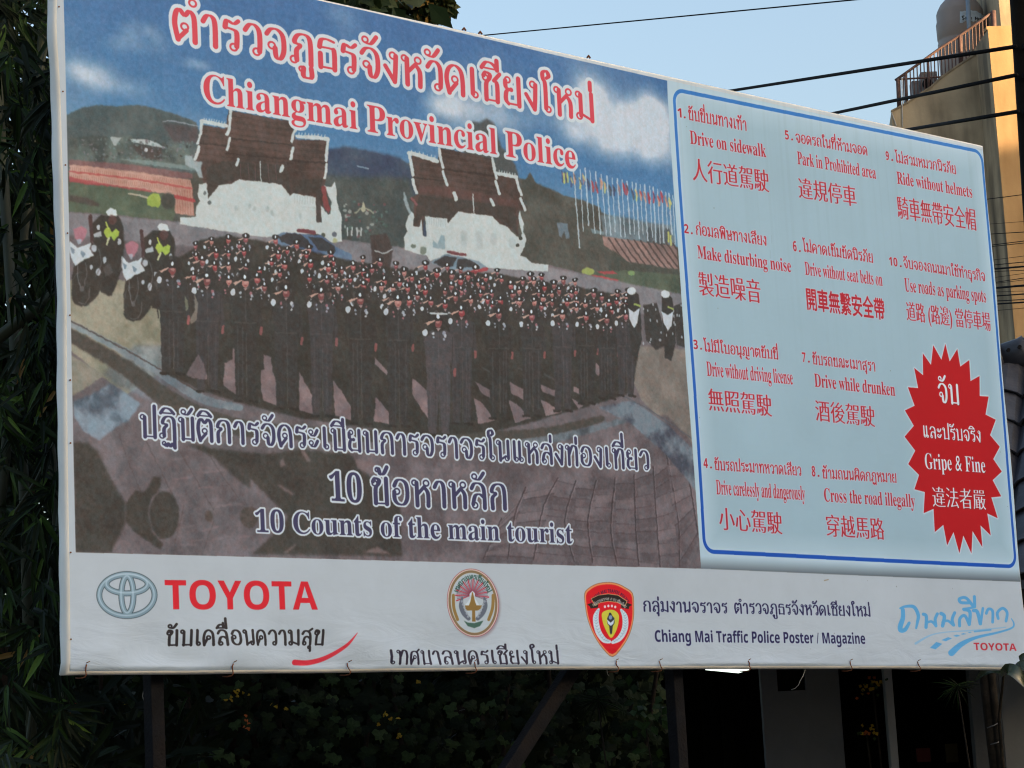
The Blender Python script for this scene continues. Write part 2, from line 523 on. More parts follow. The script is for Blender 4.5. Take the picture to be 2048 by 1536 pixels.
def thai(s, thick=.15, thin=.07):
    """contours (em units) and width of a Thai string"""
    out = []; x = 0; stem = 0; up = False
    s = s.replace('ำ', 'ํา')
    s = s.replace('้ํ', 'ํ้')

    def put(strokes, loops, ox, oy):
        for st in strokes:
            p = smooth(st, k=5) + [ox, oy]
            d = np.gradient(p, axis=0)
            L = np.hypot(d[:, 0], d[:, 1]) + 1e-9
            ws = thin + (thick - thin) * np.abs(d[:, 1] / L) ** 1.3
            out.extend(brush(p, ws))
        for (cx, cy, r) in loops:
            p = ell(cx + ox, cy + oy, r * 1.12, r * 1.12, n=14)
            out.extend(brush(np.vstack([p, p[:1]]), thin))
    for ch in s:
        if ch in TG:
            a, st, lo = TG[ch]
            put(st, lo, x, 0)
            stem = x + a - .12; x += a + .09; up = False
        elif ch in TM:
            put(*TM[ch], stem, 0)
            if ch not in 'ุู': up = True
        elif ch in TONE:
            put(*TONE[ch], stem, .38 if up else 0)
        elif ch.isdigit():
            cs = outlines(bold_sans(ch))
            for c in cs: out.append(('raw', c / .73 + [x, 0]))
            x += .8
    return out, x


def place(cs, b0, b1, top, caph, flip=True, xr=None):
    """fit outlines between two base-line points of the photograph and a cap-height point"""
    q = px2cv([b0, b1, top])
    if xr is None:
        xs = np.concatenate([c[:, 0] for c in cs]); xr = (xs.min(), xs.max())
    h = q[0, 1] - q[2, 1]
    sx = (q[1] - q[0]) / (xr[1] - xr[0])
    return [np.stack([q[0, 0] + (c[:, 0] - xr[0]) * sx[0], q[0, 1] + (c[:, 0] - xr[0]) * sx[1] - c[:, 1] * h / caph], 1) for c in cs], h


def dilate(m, r):
    H, W = m.shape
    ri = int(math.ceil(r))
    p = np.pad(m, ((ri, ri), (ri + 1, ri)))
    out = np.zeros_like(m)
    cs = np.cumsum(p > .4, 1)
    for dy in range(-ri, ri + 1):
        if abs(dy) > r: continue
        k = int(round(math.sqrt(max(r * r - dy * dy, 0))))
        row = cs[ri + dy:ri + dy + H]
        hit = row[:, ri + k + 1: ri + k + 1 + W] - row[:, ri - k: ri - k + W] > 0
        out = np.maximum(out, hit)
    return out.astype(np.float32)


def letters(kind, s, b0, b1, top, col, halo=None, hr=0, hblur=.6, glow=None, gr=0, song=False, fat=0, thick=.15, thin=.07, shadow=None, alpha=1.0, warp=None):
    """draw one line of writing on the sheet"""
    if kind == 'thai':
        cs, wd = thai(s, thick, thin)
        raw = [c[1] for c in cs if isinstance(c, tuple)]
        st = [orient(c) for c in cs if not isinstance(c, tuple)]
        allc = st + raw
        pl, h = place(allc, b0, b1, top, 1.0)
        st, raw = pl[:len(st)], pl[len(st):]
        # y flipped, so orientation flipped for the strokes; re-orient each
        r = cover([orient(c) for c in st], pad=int(hr + gr * 3 + 4))
        x0, y0, m = r
        if raw:
            r2 = cover(raw, keep=True)
            if r2:
                yy, xx = r2[1] - y0, r2[0] - x0
                hh, ww = r2[2].shape
                m[yy:yy + hh, xx:xx + ww] = np.maximum(m[yy:yy + hh, xx:xx + ww], r2[2])
    else:
        body = {'serif': bold_serif, 'sans': bold_sans, 'cjk': lambda t: t, 'plain': lambda t: t}[kind](s)
        cs = outlines(body)
        caph = {'serif': .676, 'sans': .714, 'cjk': 0, 'plain': .7}[kind]
        if kind == 'cjk':
            ys = np.concatenate([c[:, 1] for c in cs]); caph = ys.max() - ys.min()
            cs = [c - [0, ys.min()] for c in cs]
        else:
            # real cap height of this font
            ys = np.concatenate([c[:, 1] for c in cs]); caph = CAPH[kind]
        pl, h = place(cs, b0, b1, top, caph)
        r = cover(pl, pad=int(hr + gr * 3 + 4), ss=4, keep=True)
        x0, y0, m = r
    if song:
        e = np.minimum(m, .25 * m + .75 * np.roll(m, 1, 0))
        e = np.minimum(e, .25 * e + .75 * np.roll(e, -1, 0))
        m = np.clip(np.maximum(np.maximum(e, .8 * np.roll(e, 1, 1)), .8 * np.roll(e, -1, 1)) * 1.1, 0, 1)
    if fat:
        m = np.clip(gblur(dilate(m, fat), .5), 0, 1)
    if glow is not None:
        g = np.clip(gblur(dilate(m, max(gr * .6, 1)), gr) * 1.1, 0, 1)
        blend(x0, y0, g, glow, .6 * alpha)
    if shadow is not None:
        blend(x0 + 2, y0 + 2, m, shadow, .8)
    if halo is not None:
        blend(x0, y0, gblur(dilate(m, hr), hblur), halo)
    blend(x0, y0, m, col, alpha)


def cap_of(fn):
    return max(c[:, 1].max() for c in outlines(fn('H')))


def paint():
    global CAPH
    CAPH = {'serif': cap_of(bold_serif), 'sans': cap_of(bold_sans), 'plain': cap_of(lambda t: t)}
    g = CV
    g[:] = np.array([174, 186, 191], np.float32) / 255
    rs = np.random.RandomState(3)
    # -------------------------------------------------- photographic print
    Q = [(95, -135.0), (700, 0), (1350, 150), (1372, 500), (1386, 760), (1416, 1150), (900, 1140), (120, 1120), (110, 560), (95, 0)]
    r = cover([px2cv(Q)])
    # sky
    yy = np.linspace(0, 1, TH)[:, None]; xx = np.linspace(0, 1, TW)[None]
    n1 = fbm(TH, TW, 5, 11); n2 = fbm(TH, TW, 11, 5); n3 = fbm(TH, TW, 60, 8, 4)
    top = np.array([48, 100, 156]); mid = np.array([72, 130, 172]); low = np.array([118, 154, 178])
    t = np.clip(yy / .33, 0, 1)[..., None]
    skyc = (top * (1 - t) + mid * t) * np.ones((1, TW, 1))
    t2 = np.clip((yy - .2) / .2, 0, 1)[..., None]
    skyc = skyc * (1 - t2) + low * t2
    cl = np.zeros((TH, TW), np.float32)
    yg, xg = np.mgrid[0:TH, 0:TW]

    def puff(px, py, rx, ry, a):
        c = px2cv([(px, py), (px + rx, py), (px, py + ry)])
        ax = abs(c[1, 0] - c[0, 0]); ay = abs(c[2, 1] - c[0, 1])
        np.add(cl, a * np.exp(-(((xg - c[0, 0]) / ax) ** 2 + ((yg - c[0, 1]) / ay) ** 2)), out=cl)
    for p in [(282, 62, 52, 30, 1.1), (250, 88, 36, 18, .6), (395, 128, 30, 12, .9), (484, 148, 26, 13, 1.1), (172, 140, 50, 22, .8), (215, 170, 60, 18, .6), (590, 172, 30, 12, .7),
              (565, 38, 50, 24, .7), (520, 70, 50, 14, .4), (880, 205, 45, 26, .8), (1180, 200, 34, 42, 1.3), (1262, 245, 46, 38, 1.3), (1312, 225, 34, 40, 1.4), (1150, 250, 70, 40, .9), (1320, 290, 50, 40, .8),
              (1240, 290, 90, 34, .8), (950, 230, 70, 30, .6), (1000, 200, 90, 30, .25), (700, 320, 60, 20, .35), (640, 90, 60, 20, .25), (640, 20, 60, 20, .3), (160, 40, 40, 60, .25), (1060, 250, 60, 30, .5)]:
        puff(*p)
    nn = ((n1 + n2) * .5 - .5) * 3.2
    c = np.clip(np.minimum(cl, 1.1) * (.72 + 1.1 * nn) + .6 * nn - .06, 0, 1) ** .9
    cc = np.array([140, 166, 186]) * (1 - c[..., None]) + np.array([188, 202, 213]) * c[..., None]
    skyc = skyc * (1 - c[..., None]) + cc * c[..., None]
    skyc = (skyc / 255).astype(np.float32)
    blend(r[0], r[1], r[2], skyc)
    PR = r

    def tex(a_, b_, n_=n3, k=2.0):
        a_ = np.array(a_, np.float32) / 255; b_ = np.array(b_, np.float32) / 255
        tt = np.clip((n_ - .5) * k + .5, 0, 1)[..., None]
        return a_ * (1 - tt) + b_ * tt
    dark = tex((66, 67, 62), (84, 86, 80))
    # hills
    fill([(128, 330), (380, 330), (420, 300), (700, 320), (900, 330), (1060, 360), (1370, 500), (1376, 620), (700, 520), (128, 440)], dark, 1, 2)
    fill([(128, 232), (160, 216), (200, 210), (235, 213), (275, 209), (320, 218), (360, 232), (392, 243), (402, 270), (402, 345), (128, 345)], tex((66, 84, 88), (84, 96, 96)), 1, 1.5)
    fill([(640, 300), (690, 292), (740, 300), (800, 315), (820, 330), (860, 480), (640, 480)], tex((44, 62, 92), (60, 78, 98)), 1, 3)
    fill([(640, 350), (820, 355), (860, 520), (640, 520)], tex((58, 70, 72), (74, 84, 82)), 1, 6)
    line([(716, 331), (738, 337)], 3, (140, 165, 180), .8, .8)
    # trees right of the gate
    fill([(925, 262), (945, 243), (958, 246), (972, 236), (988, 248), (1000, 290), (1030, 330), (1050, 400), (930, 400)], (70, 78, 80), 1, 3)
    fill([(1040, 372), (1060, 345), (1075, 372), (1100, 385), (1130, 392), (1165, 400), (1200, 415), (1212, 470), (1370, 500), (1372, 640), (1040, 560)], dark, 1, 1.5)
    fill([(1200, 430), (1240, 432), (1300, 445), (1345, 450), (1352, 490), (1210, 475)], tex((84, 98, 104), (118, 140, 150)), 1, 3)
    for x in (1300, 1318, 1335):
        oval(x, 470, 7, 16, (70, 80, 86), .9, 1.5)
    K = frame_of(1100, 280, 4.8)
    fill(K([(60, 790), (170, 800), (180, 940), (150, 950), (130, 870), (110, 940), (90, 920)]), (108, 132, 148), .8, 1.2)
    fill(K([(390, 850), (520, 880), (520, 910), (400, 890)]), (120, 150, 160), .7, 1.2)
    # terrace wall at the right
    fill(K([(500, 920), (1215, 1020), (1235, 1230), (1150, 1240), (980, 1200), (760, 1170), (600, 1070), (510, 1000)]), tex((118, 96, 92), (154, 124, 116)), 1, 1)
    for i in range(17):
        x = 560 + i * 62
        line(K([(x, 940 + i * 5), (x + 90, 1080 + i * 4), (x + 190, 1215 + i * 3)]), 3.2, (70, 60, 58), .85, .7, sm=False)
    fill(K([(600, 1050), (760, 1180), (980, 1210), (1235, 1240), (1240, 1330), (560, 1240)]), (68, 72, 66), 1, 2)
    fill(K([(0, 1260), (300, 1270), (700, 1250), (1240, 1290), (1245, 1470), (700, 1450), (200, 1330)]), tex((66, 80, 68), (88, 102, 84)), 1, 1.5)
    fill(K([(220, 1290), (480, 1300), (660, 1345), (640, 1370), (440, 1350), (300, 1320)]), tex((165, 62, 66), (196, 74, 78)), 1, 1)
    fill(K([(440, 1262), (600, 1255), (650, 1285), (520, 1285)]), (170, 66, 72), .9, 1)
    oval(1175, 543, 13, 8, (150, 165, 88), 1, 1.2); oval(1262, 546, 7, 5, (120, 150, 96), 1, 1)
    # flag poles
    for i, (x0, y0, x1, y1) in enumerate([(225, 330, 280, 1030), (290, 340, 318, 880), (340, 330, 370, 820), (385, 350, 430, 890), (440, 360, 485, 900), (495, 390, 540, 910), (550, 400, 582, 910),
                                          (600, 420, 625, 880), (650, 430, 680, 920), (695, 440, 720, 930), (745, 450, 770, 900), (795, 460, 812, 900), (830, 470, 856, 940), (870, 480, 895, 900),
                                          (915, 480, 940, 960), (965, 500, 985, 930), (1000, 510, 1020, 980), (1040, 530, 1060, 985), (1080, 540, 1095, 985), (1120, 560, 1130, 850), (1150, 570, 1175, 900), (1190, 590, 1205, 1000)]):
        line(K([(x0 - 3, y0 - 60), (x1, y1)]), 2.0 if i % 2 else 2.8, (176, 194, 200), .85, .5, sm=False)
    fl = [(170, 60, 70), (60, 70, 110), (196, 196, 110), (150, 120, 120), (200, 150, 120), (70, 80, 90), (180, 80, 80)]
    for i in range(26):
        x = 105 + i * 42 + rs.randint(-8, 8); y = 350 + i * 9 + rs.randint(-30, 30)
        a1, a2 = rs.randint(0, 7), rs.randint(0, 7)
        line(K([(x, y - 50), (x + 12, y), (x + 6 + rs.randint(0, 20), y + 55)]), [2, 4.5, 3], fl[a1], .85, .8)
        line(K([(x + 8, y - 30), (x + 22, y + 10)]), 3, fl[a2], .75, .8)
    for x, y in ((130, 380), (165, 370), (1140, 940), (1160, 975)):
        line(K([(x, y - 60), (x + 3, y + 30)]), 3.2, (190, 196, 100), .9, .8)
    # left: trees, pavilion roof, orange terrace, lawn
    A = frame_of(130, 200, 6.143)
    fill(A([(40, 470), (250, 450), (400, 440), (560, 460), (800, 440), (1000, 500), (1300, 540), (1500, 560), (1600, 780), (1500, 820), (40, 760)]), tex((62, 74, 74), (96, 110, 104), n3, 3), 1, 2)
    line(A([(1200, 268), (1290, 258), (1400, 270), (1640, 318)]), [2, 2.4, 2.4, 2.2], (150, 160, 170), .9, .8)
    fill(A([(1180, 285), (1640, 330), (1620, 520), (1330, 500)]), (76, 68, 72), .85, 3)
    fill(A([(540, 452), (690, 462), (620, 560), (590, 556)]), (160, 172, 170), .95, .8)
    fill(A([(800, 480), (960, 482), (1100, 515), (1240, 590), (1120, 580), (960, 540), (810, 520)]), (172, 184, 182), 1, .8)
    fill(A([(810, 550), (1180, 590), (1200, 730), (960, 710), (860, 620)]), (68, 62, 62), .9, 2)
    oval(291, 300, 3.5, 4.5, (182, 190, 192), 1, .6)
    for _ in range(150):
        x, y = rs.uniform(200, 1600), rs.uniform(480, 740)
        oval(130 + x / 6.143, 200 + y / 6.143, rs.uniform(1, 3), rs.uniform(1, 3.5), [(104, 128, 126), (88, 104, 112), (120, 116, 124), (58, 62, 62)][rs.randint(4)], .6, .7)
    fill(A([(650, 720), (950, 735), (1500, 800), (1640, 830), (1640, 870), (960, 790)]), (120, 144, 142), .8, 1.2)
    fill(A([(40, 730), (900, 800), (1560, 900), (1570, 960), (1500, 970), (800, 890), (40, 810)]), tex((104, 70, 74), (140, 100, 98)), .9, 1.5)
    fill(A([(45, 790), (800, 870), (1540, 980), (1560, 1060), (1590, 1420), (1350, 1390), (1340, 1160), (900, 1110), (45, 980)]), tex((174, 130, 114), (196, 154, 138)), 1, 1)
    for i in range(60):
        x = 50 + i * 25
        for yb in (810 + x * .115, 905 + x * .11):
            line(A([(x, yb + 8), (x + 1, yb + 62)]), 1.1, (150, 96, 84), .6, .5, sm=False)
    line(A([(45, 880), (800, 965), (1560, 1085)]), 3.2, (176, 74, 74), .9, 1)
    fill(A([(45, 940), (130, 960), (600, 1050), (1050, 1105), (1060, 1150), (740, 1130), (45, 1010)]), (166, 68, 72), .9, 1)
    line(A([(1350, 1185), (1590, 1235)]), 7, (170, 62, 66), 1, 1)
    for i in range(7):
        line(A([(1375 + i * 32, 1110), (1385 + i * 32, 1400)]), 1.4, (160, 96, 84), .6, .6, sm=False)
    fill(A([(45, 1010), (600, 1070), (1340, 1170), (1350, 1390), (1330, 1480), (1000, 1470), (45, 1370)]), tex((68, 84, 70), (90, 104, 84)), 1, 1.5)
    fill(A([(45, 1170), (250, 1195), (420, 1270), (400, 1310), (200, 1270), (45, 1240)]), (70, 62, 60), .9, 2)
    fill(A([(1000, 1190), (1080, 1140), (1160, 1150), (1180, 1260), (1140, 1320), (1000, 1290)]), tex((132, 158, 62), (168, 186, 84)), 1, 1)
    line(A([(770, 1145), (1000, 1195)]), [2.5, 4.5], (190, 180, 160), .9, .8)
    oval(336, 402, 14, 17, (62, 66, 62), 1, 2)
    # road and plaza
    fill([(130, 424), (230, 430), (346, 442), (700, 480), (860, 500), (1100, 530), (1375, 600), (1405, 1140), (900, 1126), (148, 1107)], tex((90, 85, 89), (112, 104, 108)), 1, 1)
    fill([(130, 424), (346, 442), (700, 480), (1100, 535), (1372, 590), (1376, 660), (1200, 600), (700, 520), (130, 470)], tex((108, 110, 116), (136, 134, 138)), 1, 2)
    fill([(136, 560), (340, 560), (345, 730), (250, 790), (140, 700)], tex((124, 124, 104), (152, 148, 128), n3, 3), 1, 1.5)
    fill([(138, 708), (210, 750), (148, 790), (138, 790)], tex((118, 118, 104), (142, 138, 124)), 1, 1.5)
    fill([(1262, 690), (1376, 700), (1385, 890), (1320, 840), (1280, 800), (1262, 760)], tex((112, 106, 100), (136, 128, 118)), 1, 2)
    # paving of the plaza
    P7 = frame_of(900, 800, 3.724)
    fill([(1400, 1140), (1378, 880), (1330, 830), (1240, 845), (1050, 880), (700, 905), (640, 1000), (640, 1122)], tex((88, 80, 84), (112, 102, 106), n3, 3), .9, 3)
    cols = [[(380, 880), (250, 1180)], [(560, 650), (480, 860), (430, 1180)], [(800, 580), (690, 800), (620, 1190)], [(930, 600), (850, 900), (920, 1200)], [(1080, 600), (1020, 900), (1060, 1210)], [(1220, 580), (1190, 960), (1240, 1220)],
            [(1360, 560), (1375, 950), (1400, 1230)], [(1500, 500), (1530, 900), (1560, 1240)], [(1600, 400), (1690, 900), (1705, 1240)], [(1740, 440), (1800, 760), (1840, 1000)]]
    for i, cpts in enumerate(cols):
        line(P7(cpts), 2.6, (62, 54, 58), .85, .6)
        line(P7([(x + 10, y) for x, y in cpts]), 1.6, (146, 130, 134), .4, .8)
        if i + 1 < len(cols):
            a_, b_ = np.array(P7(cpts)), np.array(P7(cols[i + 1]))
            for k in range(7):
                f0 = (k + rs.uniform(.2, .8)) / 7
                pa = a_[0] + (a_[-1] - a_[0]) * f0; pb = b_[0] + (b_[-1] - b_[0]) * f0
                line([pa, pb + [0, 3]], 2.2, (66, 56, 60), .65, .7, sm=False)
                pc = a_[0] + (a_[-1] - a_[0]) * (f0 + .1); pd = b_[0] + (b_[-1] - b_[0]) * (f0 + .1)
                fill([pa, pb, pd, pc], [(82, 74, 78), (122, 110, 113), (104, 92, 96)][rs.randint(3)], .55, 1.2)
    P5 = frame_of(0, 750, 4.042)
    for cpts in [[(960, 480), (1010, 640), (1130, 940)], [(1180, 540), (1280, 740), (1400, 1000)], [(1450, 620), (1600, 880), (1720, 1090)], [(1640, 560), (1760, 760), (1930, 1010)], [(1480, 1050), (1400, 1380)], [(1720, 1180), (1640, 1400)]]:
        line(P5(cpts), 2.2, (86, 76, 76), .7, .8)
    for _ in range(26):
        x, y = rs.uniform(950, 2000), rs.uniform(600, 1380)
        line(P5([(x, y), (x + rs.uniform(80, 200), y - rs.uniform(0, 40))]), rs.uniform(2, 5), [(140, 122, 124), (112, 98, 98), (150, 118, 122)][rs.randint(3)], .35, 1.5, sm=False)
    # granite band
    blue = tex((78, 92, 106), (124, 144, 158), n3, 4)
    fill(P5([(590, 215), (740, 150), (880, 70), (960, 100), (1130, 230), (1040, 370), (940, 420), (800, 525), (680, 460), (600, 330)]), blue, 1, 2)
    fill([(205, 745), (270, 690), (345, 690), (345, 760), (300, 800), (230, 770)], blue, .6, 4)
    line([(138, 645), (280, 720), (400, 795), (480, 815)], [12, 16, 18, 14], tex((100, 116, 126), (130, 146, 152), n3, 4), .9, 1.2)
    line([(138, 668), (250, 735), (340, 800), (460, 850), (640, 868), (860, 872), (1060, 868), (1200, 838)], [26, 32, 36, 34, 26, 24, 20, 14], (70, 68, 64), 1, 2)
    line([(138, 640), (280, 715), (400, 785)], 3, (74, 66, 64), .9, .8)
    line(P7([(0, 300), (400, 330), (800, 280), (1150, 190), (1330, 140)]), [12, 14, 16, 12, 10], tex((70, 80, 88), (104, 118, 126), n3, 4), .9, 2)
    fill([(1195, 815), (1262, 800), (1330, 848), (1392, 905), (1396, 990), (1330, 910), (1262, 850)], tex((66, 72, 86), (110, 124, 134), n3, 4), 1, 2)
    line([(1240, 790), (1300, 822), (1385, 880)], 2.5, (84, 88, 96), .8, .8)
    # big shadows of the photographer's side
    sh = tex((56, 54, 52), (64, 62, 58))
    fill(P5([(590, 540), (700, 545), (780, 600), (900, 850), (1010, 1040), (1010, 1200), (950, 1310), (890, 1435), (606, 1435)]), sh, 1, 3)
    fill(P5([(1010, 1040), (1090, 930), (1160, 950), (1240, 820), (1300, 830), (1290, 910), (1210, 1010), (1190, 1120), (1220, 1260), (1310, 1370), (1290, 1410), (1220, 1370), (1130, 1310), (1060, 1250), (1010, 1180)]), sh, 1, 2)
    oval(327, 1030, 30, 48, sh, 1, 2)
    P6 = frame_of(400, 800, 4.096)
    fill(P6([(240, 410), (540, 440), (820, 400), (1240, 440), (1300, 560), (1450, 660), (1640, 860), (1650, 1280), (420, 1262), (560, 1130), (720, 960), (640, 880), (500, 740), (330, 560), (60, 440), (-60, 380)]), sh, 1, 3)
    fill(P5([(1500, 560), (1640, 560), (2020, 800), (2020, 920), (1860, 800), (1700, 640)]), sh, .9, 3)
    oval(400 + 395 / 4.096, 800 + 960 / 4.096, 18, 22, (78, 70, 66), 1, 2); oval(400 + 65 / 4.096, 800 + 950 / 4.096, 8, 12, (82, 74, 70), 1, 2)
    for pts in ([(620, 690), (660, 700), (780, 770), (740, 775)], [(650, 500), (680, 470), (700, 540), (660, 550)], [(820, 400), (850, 410), (910, 500), (870, 500)], [(670, 1250), (790, 1170), (760, 1210), (700, 1250)], [(1270, 480), (1380, 500), (1480, 560), (1400, 600), (1290, 560)], [(1340, 1250), (1450, 1200), (1560, 1260)]):
        fill(P6(pts), (124, 106, 106), .75, 2)
    # -------------------------------------------------- the two gate pavilions
    B = frame_of(360, 200, 5.12)
    rf = tex((64, 52, 50), (84, 66, 62))
    wh = (186, 198, 196)
    fill(B([(215, 250), (460, 290), (500, 100), (1150, 220), (1180, 400), (1500, 410), (1520, 640), (1500, 800), (1480, 960), (1450, 1250), (1140, 1200), (1100, 900), (400, 850), (290, 1000), (240, 830), (140, 620), (190, 450)]), rf, 1, 1)
    fill(B([(420, 620), (1100, 660), (1140, 980), (1060, 870), (600, 800), (400, 870), (290, 990), (270, 700)]), (60, 56, 54), .9, 1.5)
    fill(B([(1150, 820), (1470, 800), (1440, 950), (1160, 950)]), (58, 54, 52), .9, 2)
    for k in range(16):
        y = 130 + k * 30
        line(B([(520 - k * 3, y), (1150, y + 95 - k * 2)]), 1.2, [(98, 78, 74), (48, 40, 40)][k % 2], .45, .6, sm=False)
    for k in range(11):
        y = 275 + k * 30
        line(B([(215 - k * 4, y), (450, y + 25)]), 1.1, [(96, 76, 74), (48, 40, 40)][k % 2], .45, .6, sm=False)
        line(B([(1185, y + 140), (1500, y + 165)]), 1.1, [(96, 76, 74), (48, 40, 40)][k % 2], .45, .6, sm=False)
    line(B([(520, 390), (1150, 455)]), 3, (46, 40, 40), .8, 1, sm=False); line(B([(200, 440), (470, 465)]), 2.6, (46, 40, 40), .8, 1, sm=False); line(B([(1150, 615), (1500, 640)]), 2.6, (46, 40, 40), .8, 1, sm=False)
    line(B([(470, 545), (1100, 600)]), 4, (44, 38, 38), .7, 1.2, sm=False)
    for p, wd in (([(225, 215), (470, 262)], 8), ([(225, 215), (212, 330), (180, 440)], 5.5), ([(195, 475), (180, 540), (150, 605)], 6), ([(520, 100), (505, 280), (480, 350)], 6.5), ([(510, 385), (500, 440), (480, 510)], 5.5), ([(1185, 300), (1160, 350), (1150, 420)], 6),
                  ([(1160, 480), (1150, 540), (1140, 600)], 6), ([(1200, 368), (1520, 395)], 7.5), ([(1520, 390), (1510, 500), (1500, 615)], 6), ([(1505, 655), (1500, 720), (1490, 790)], 5.5), ([(600, 605), (580, 660)], 6), ([(1055, 670), (1040, 725)], 7), ([(825, 620), (835, 830)], 1.8)):
        line(B(p), wd, wh, 1, .6)
    for i in range(9):
        x = 240 + i * 26; line(B([(x, 215 + i * 5), (x + 6, 180 + i * 5)]), 2.2, wh, .8, .6, sm=False)
        x = 1215 + i * 33; line(B([(x, 362 + i * 3), (x + 6, 330 + i * 3)]), 2.2, wh, .8, .6, sm=False)
    for x in (705, 770, 905, 985, 620):
        line(B([(x, 650), (x + 10, 820)]), 1.2, (120, 84, 92), .6, .6, sm=False)
    fill(B([(290, 1010), (400, 870), (540, 850), (610, 805), (1040, 860), (1130, 970), (1170, 950), (1395, 990), (1410, 1240), (1460, 1250), (1450, 1070), (1520, 1160), (1545, 1160), (1560, 1040), (1520, 960), (1480, 870), (1550, 890), (1590, 830),
             (1610, 920), (1615, 1040), (1660, 1180), (1670, 1440), (1560, 1450), (1480, 1390), (1400, 1360), (1000, 1390), (860, 1400), (0, 1270), (0, 1200), (160, 1190), (170, 1080), (200, 1030), (180, 950), (200, 860), (270, 840), (290, 960)]), wh, 1, .8)
    fill(B([(50, 560), (120, 570), (140, 620), (230, 630), (215, 700), (240, 800), (200, 790), (150, 700), (50, 660)]), (160, 180, 184), .85, 1.2)
    fill(B([(1455, 880), (1500, 880), (1510, 980), (1550, 1110), (1530, 1150), (1480, 1100)]), (130, 62, 64), .95, 1)
    fill(B([(1405, 920), (1445, 900), (1450, 1245), (1405, 1235)]), (66, 60, 60), .9, .8)
    for x, y in ((580, 1100), (770, 1110), (950, 1150), (1240, 1180), (900, 1110), (720, 1080)):
        oval(360 + x / 5.12, 200 + y / 5.12, 3.5, 5.5, (150, 168, 170), .6, 1.2)
    for i in range(8): line(B([(1180 + i * 27, 975), (1180 + i * 27, 1060)]), 1, (150, 164, 166), .6, .5, sm=False)
    line(B([(1260, 1090), (1395, 1100)]), 1.5, (150, 166, 168), .6, .6, sm=False)
    oval(410, 386, 3.5, 3.5, (90, 98, 100), .9, .6); oval(419, 405, 4, 4, (84, 94, 96), .9, .7)
    oval(671, 468, 5, 5, (90, 100, 112), 1, .8); oval(672, 480, 5, 5, (168, 176, 132), 1, 1); oval(648, 468, 4, 4, (74, 84, 74), 1, .8)
    # stalls between the gates
    for _ in range(60):
        x, y = rs.uniform(690, 775), rs.uniform(400, 475)
        oval(x, y, rs.uniform(1.5, 4), rs.uniform(1.5, 4), [(80, 110, 104), (150, 160, 154), (110, 70, 76), (66, 66, 64), (70, 92, 84)][rs.randint(5)], .8, .8)
    line([(728, 418), (728, 402)], [10, 1], (178, 178, 150), .9, .8); line([(712, 425), (728, 415), (748, 425)], 3, (160, 166, 140), .8, .8)
    for x in (697, 706, 716, 724): line([(x, 455), (x, 470)], 3, (180, 190, 188), .9, .7)
    Cc = frame_of(780, 260, 5.12)
    fill(Cc([(220, 250), (490, 310), (510, 180), (1040, 290), (1090, 440), (1290, 480), (1350, 660), (1390, 820), (1320, 830), (1310, 1080), (1240, 1010), (1130, 960), (1050, 880), (690, 830), (600, 950), (360, 860), (340, 1080), (250, 980), (250, 750), (200, 700), (290, 650), (240, 490)]), rf, 1, 1)
    fill(Cc([(300, 660), (700, 700), (1280, 800), (1310, 1080), (1240, 1000), (1050, 880), (690, 830), (610, 940), (360, 860), (250, 960)]), (60, 56, 54), .9, 1.5)
    for k in range(14):
        y = 240 + k * 30
        line(Cc([(545 + k * 6, y), (1040 + k * 6, y + 75)]), 1.2, [(98, 76, 74), (48, 40, 40)][k % 2], .45, .6, sm=False)
        line(Cc([(225 + k * 6, y + 60), (520 + k * 6, y + 100)]), 1.1, [(96, 76, 74), (48, 40, 40)][k % 2], .4, .6, sm=False)
    line(Cc([(545, 400), (1085, 470)]), 3, (46, 40, 40), .8, 1, sm=False); line(Cc([(240, 480), (540, 520)]), 2.6, (46, 40, 40), .8, 1, sm=False)
    fill(Cc([(300, 560), (600, 590), (1300, 720), (1320, 790), (700, 690), (300, 640)]), (92, 62, 60), .6, 2)
    for p, wd in (([(190, 230), (340, 270), (480, 315)], 8), ([(195, 240), (220, 360), (240, 460)], 6), ([(235, 500), (250, 570), (275, 635)], 6), ([(500, 190), (520, 300), (545, 385)], 5.5), ([(540, 420), (560, 490), (585, 555)], 5.5), ([(655, 640), (680, 705)], 7),
                  ([(1045, 290), (1070, 420), (1090, 490)], 5.5), ([(1080, 520), (1100, 590), (1120, 655)], 5.5), ([(1030, 705), (1060, 765)], 6), ([(1090, 440), (1290, 480)], 7.5), ([(1290, 480), (1310, 570), (1345, 665)], 5.5), ([(1335, 700), (1355, 750), (1380, 815)], 5.5), ([(848, 650), (860, 845)], 2)):
        line(Cc(p), wd, wh, 1, .6)
    for i in range(7):
        line(Cc([(215 + i * 40, 235 + i * 10), (220 + i * 40, 205 + i * 10)]), 2, wh, .8, .6, sm=False)
        line(Cc([(1110 + i * 27, 445 + i * 5), (1114 + i * 27, 412 + i * 5)]), 2, wh, .8, .6, sm=False)
    fill(Cc([(165, 960), (190, 880), (225, 830), (250, 850), (245, 980), (300, 990), (330, 910), (345, 1080), (380, 1090), (365, 880), (590, 905), (600, 950), (640, 900), (700, 832), (1050, 882), (1120, 960), (1210, 990), (1240, 1040), (1300, 1090), (1340, 1110), (1350, 1050), (1310, 900), (1330, 820), (1345, 900), (1370, 960),
              (1360, 1030), (1395, 1110), (1380, 1190), (1330, 1280), (1390, 1300), (1450, 1360), (1620, 1380), (1615, 1450), (1300, 1430), (900, 1400), (760, 1310), (600, 1270), (420, 1340), (380, 1280), (250, 1250), (160, 1220), (150, 1080), (180, 1040)]), wh, 1, .8)
    fill(Cc([(440, 1200), (450, 1120), (490, 1170), (530, 1070), (560, 1080), (570, 1215), (520, 1215)]), (124, 152, 162), .8, 1.2)
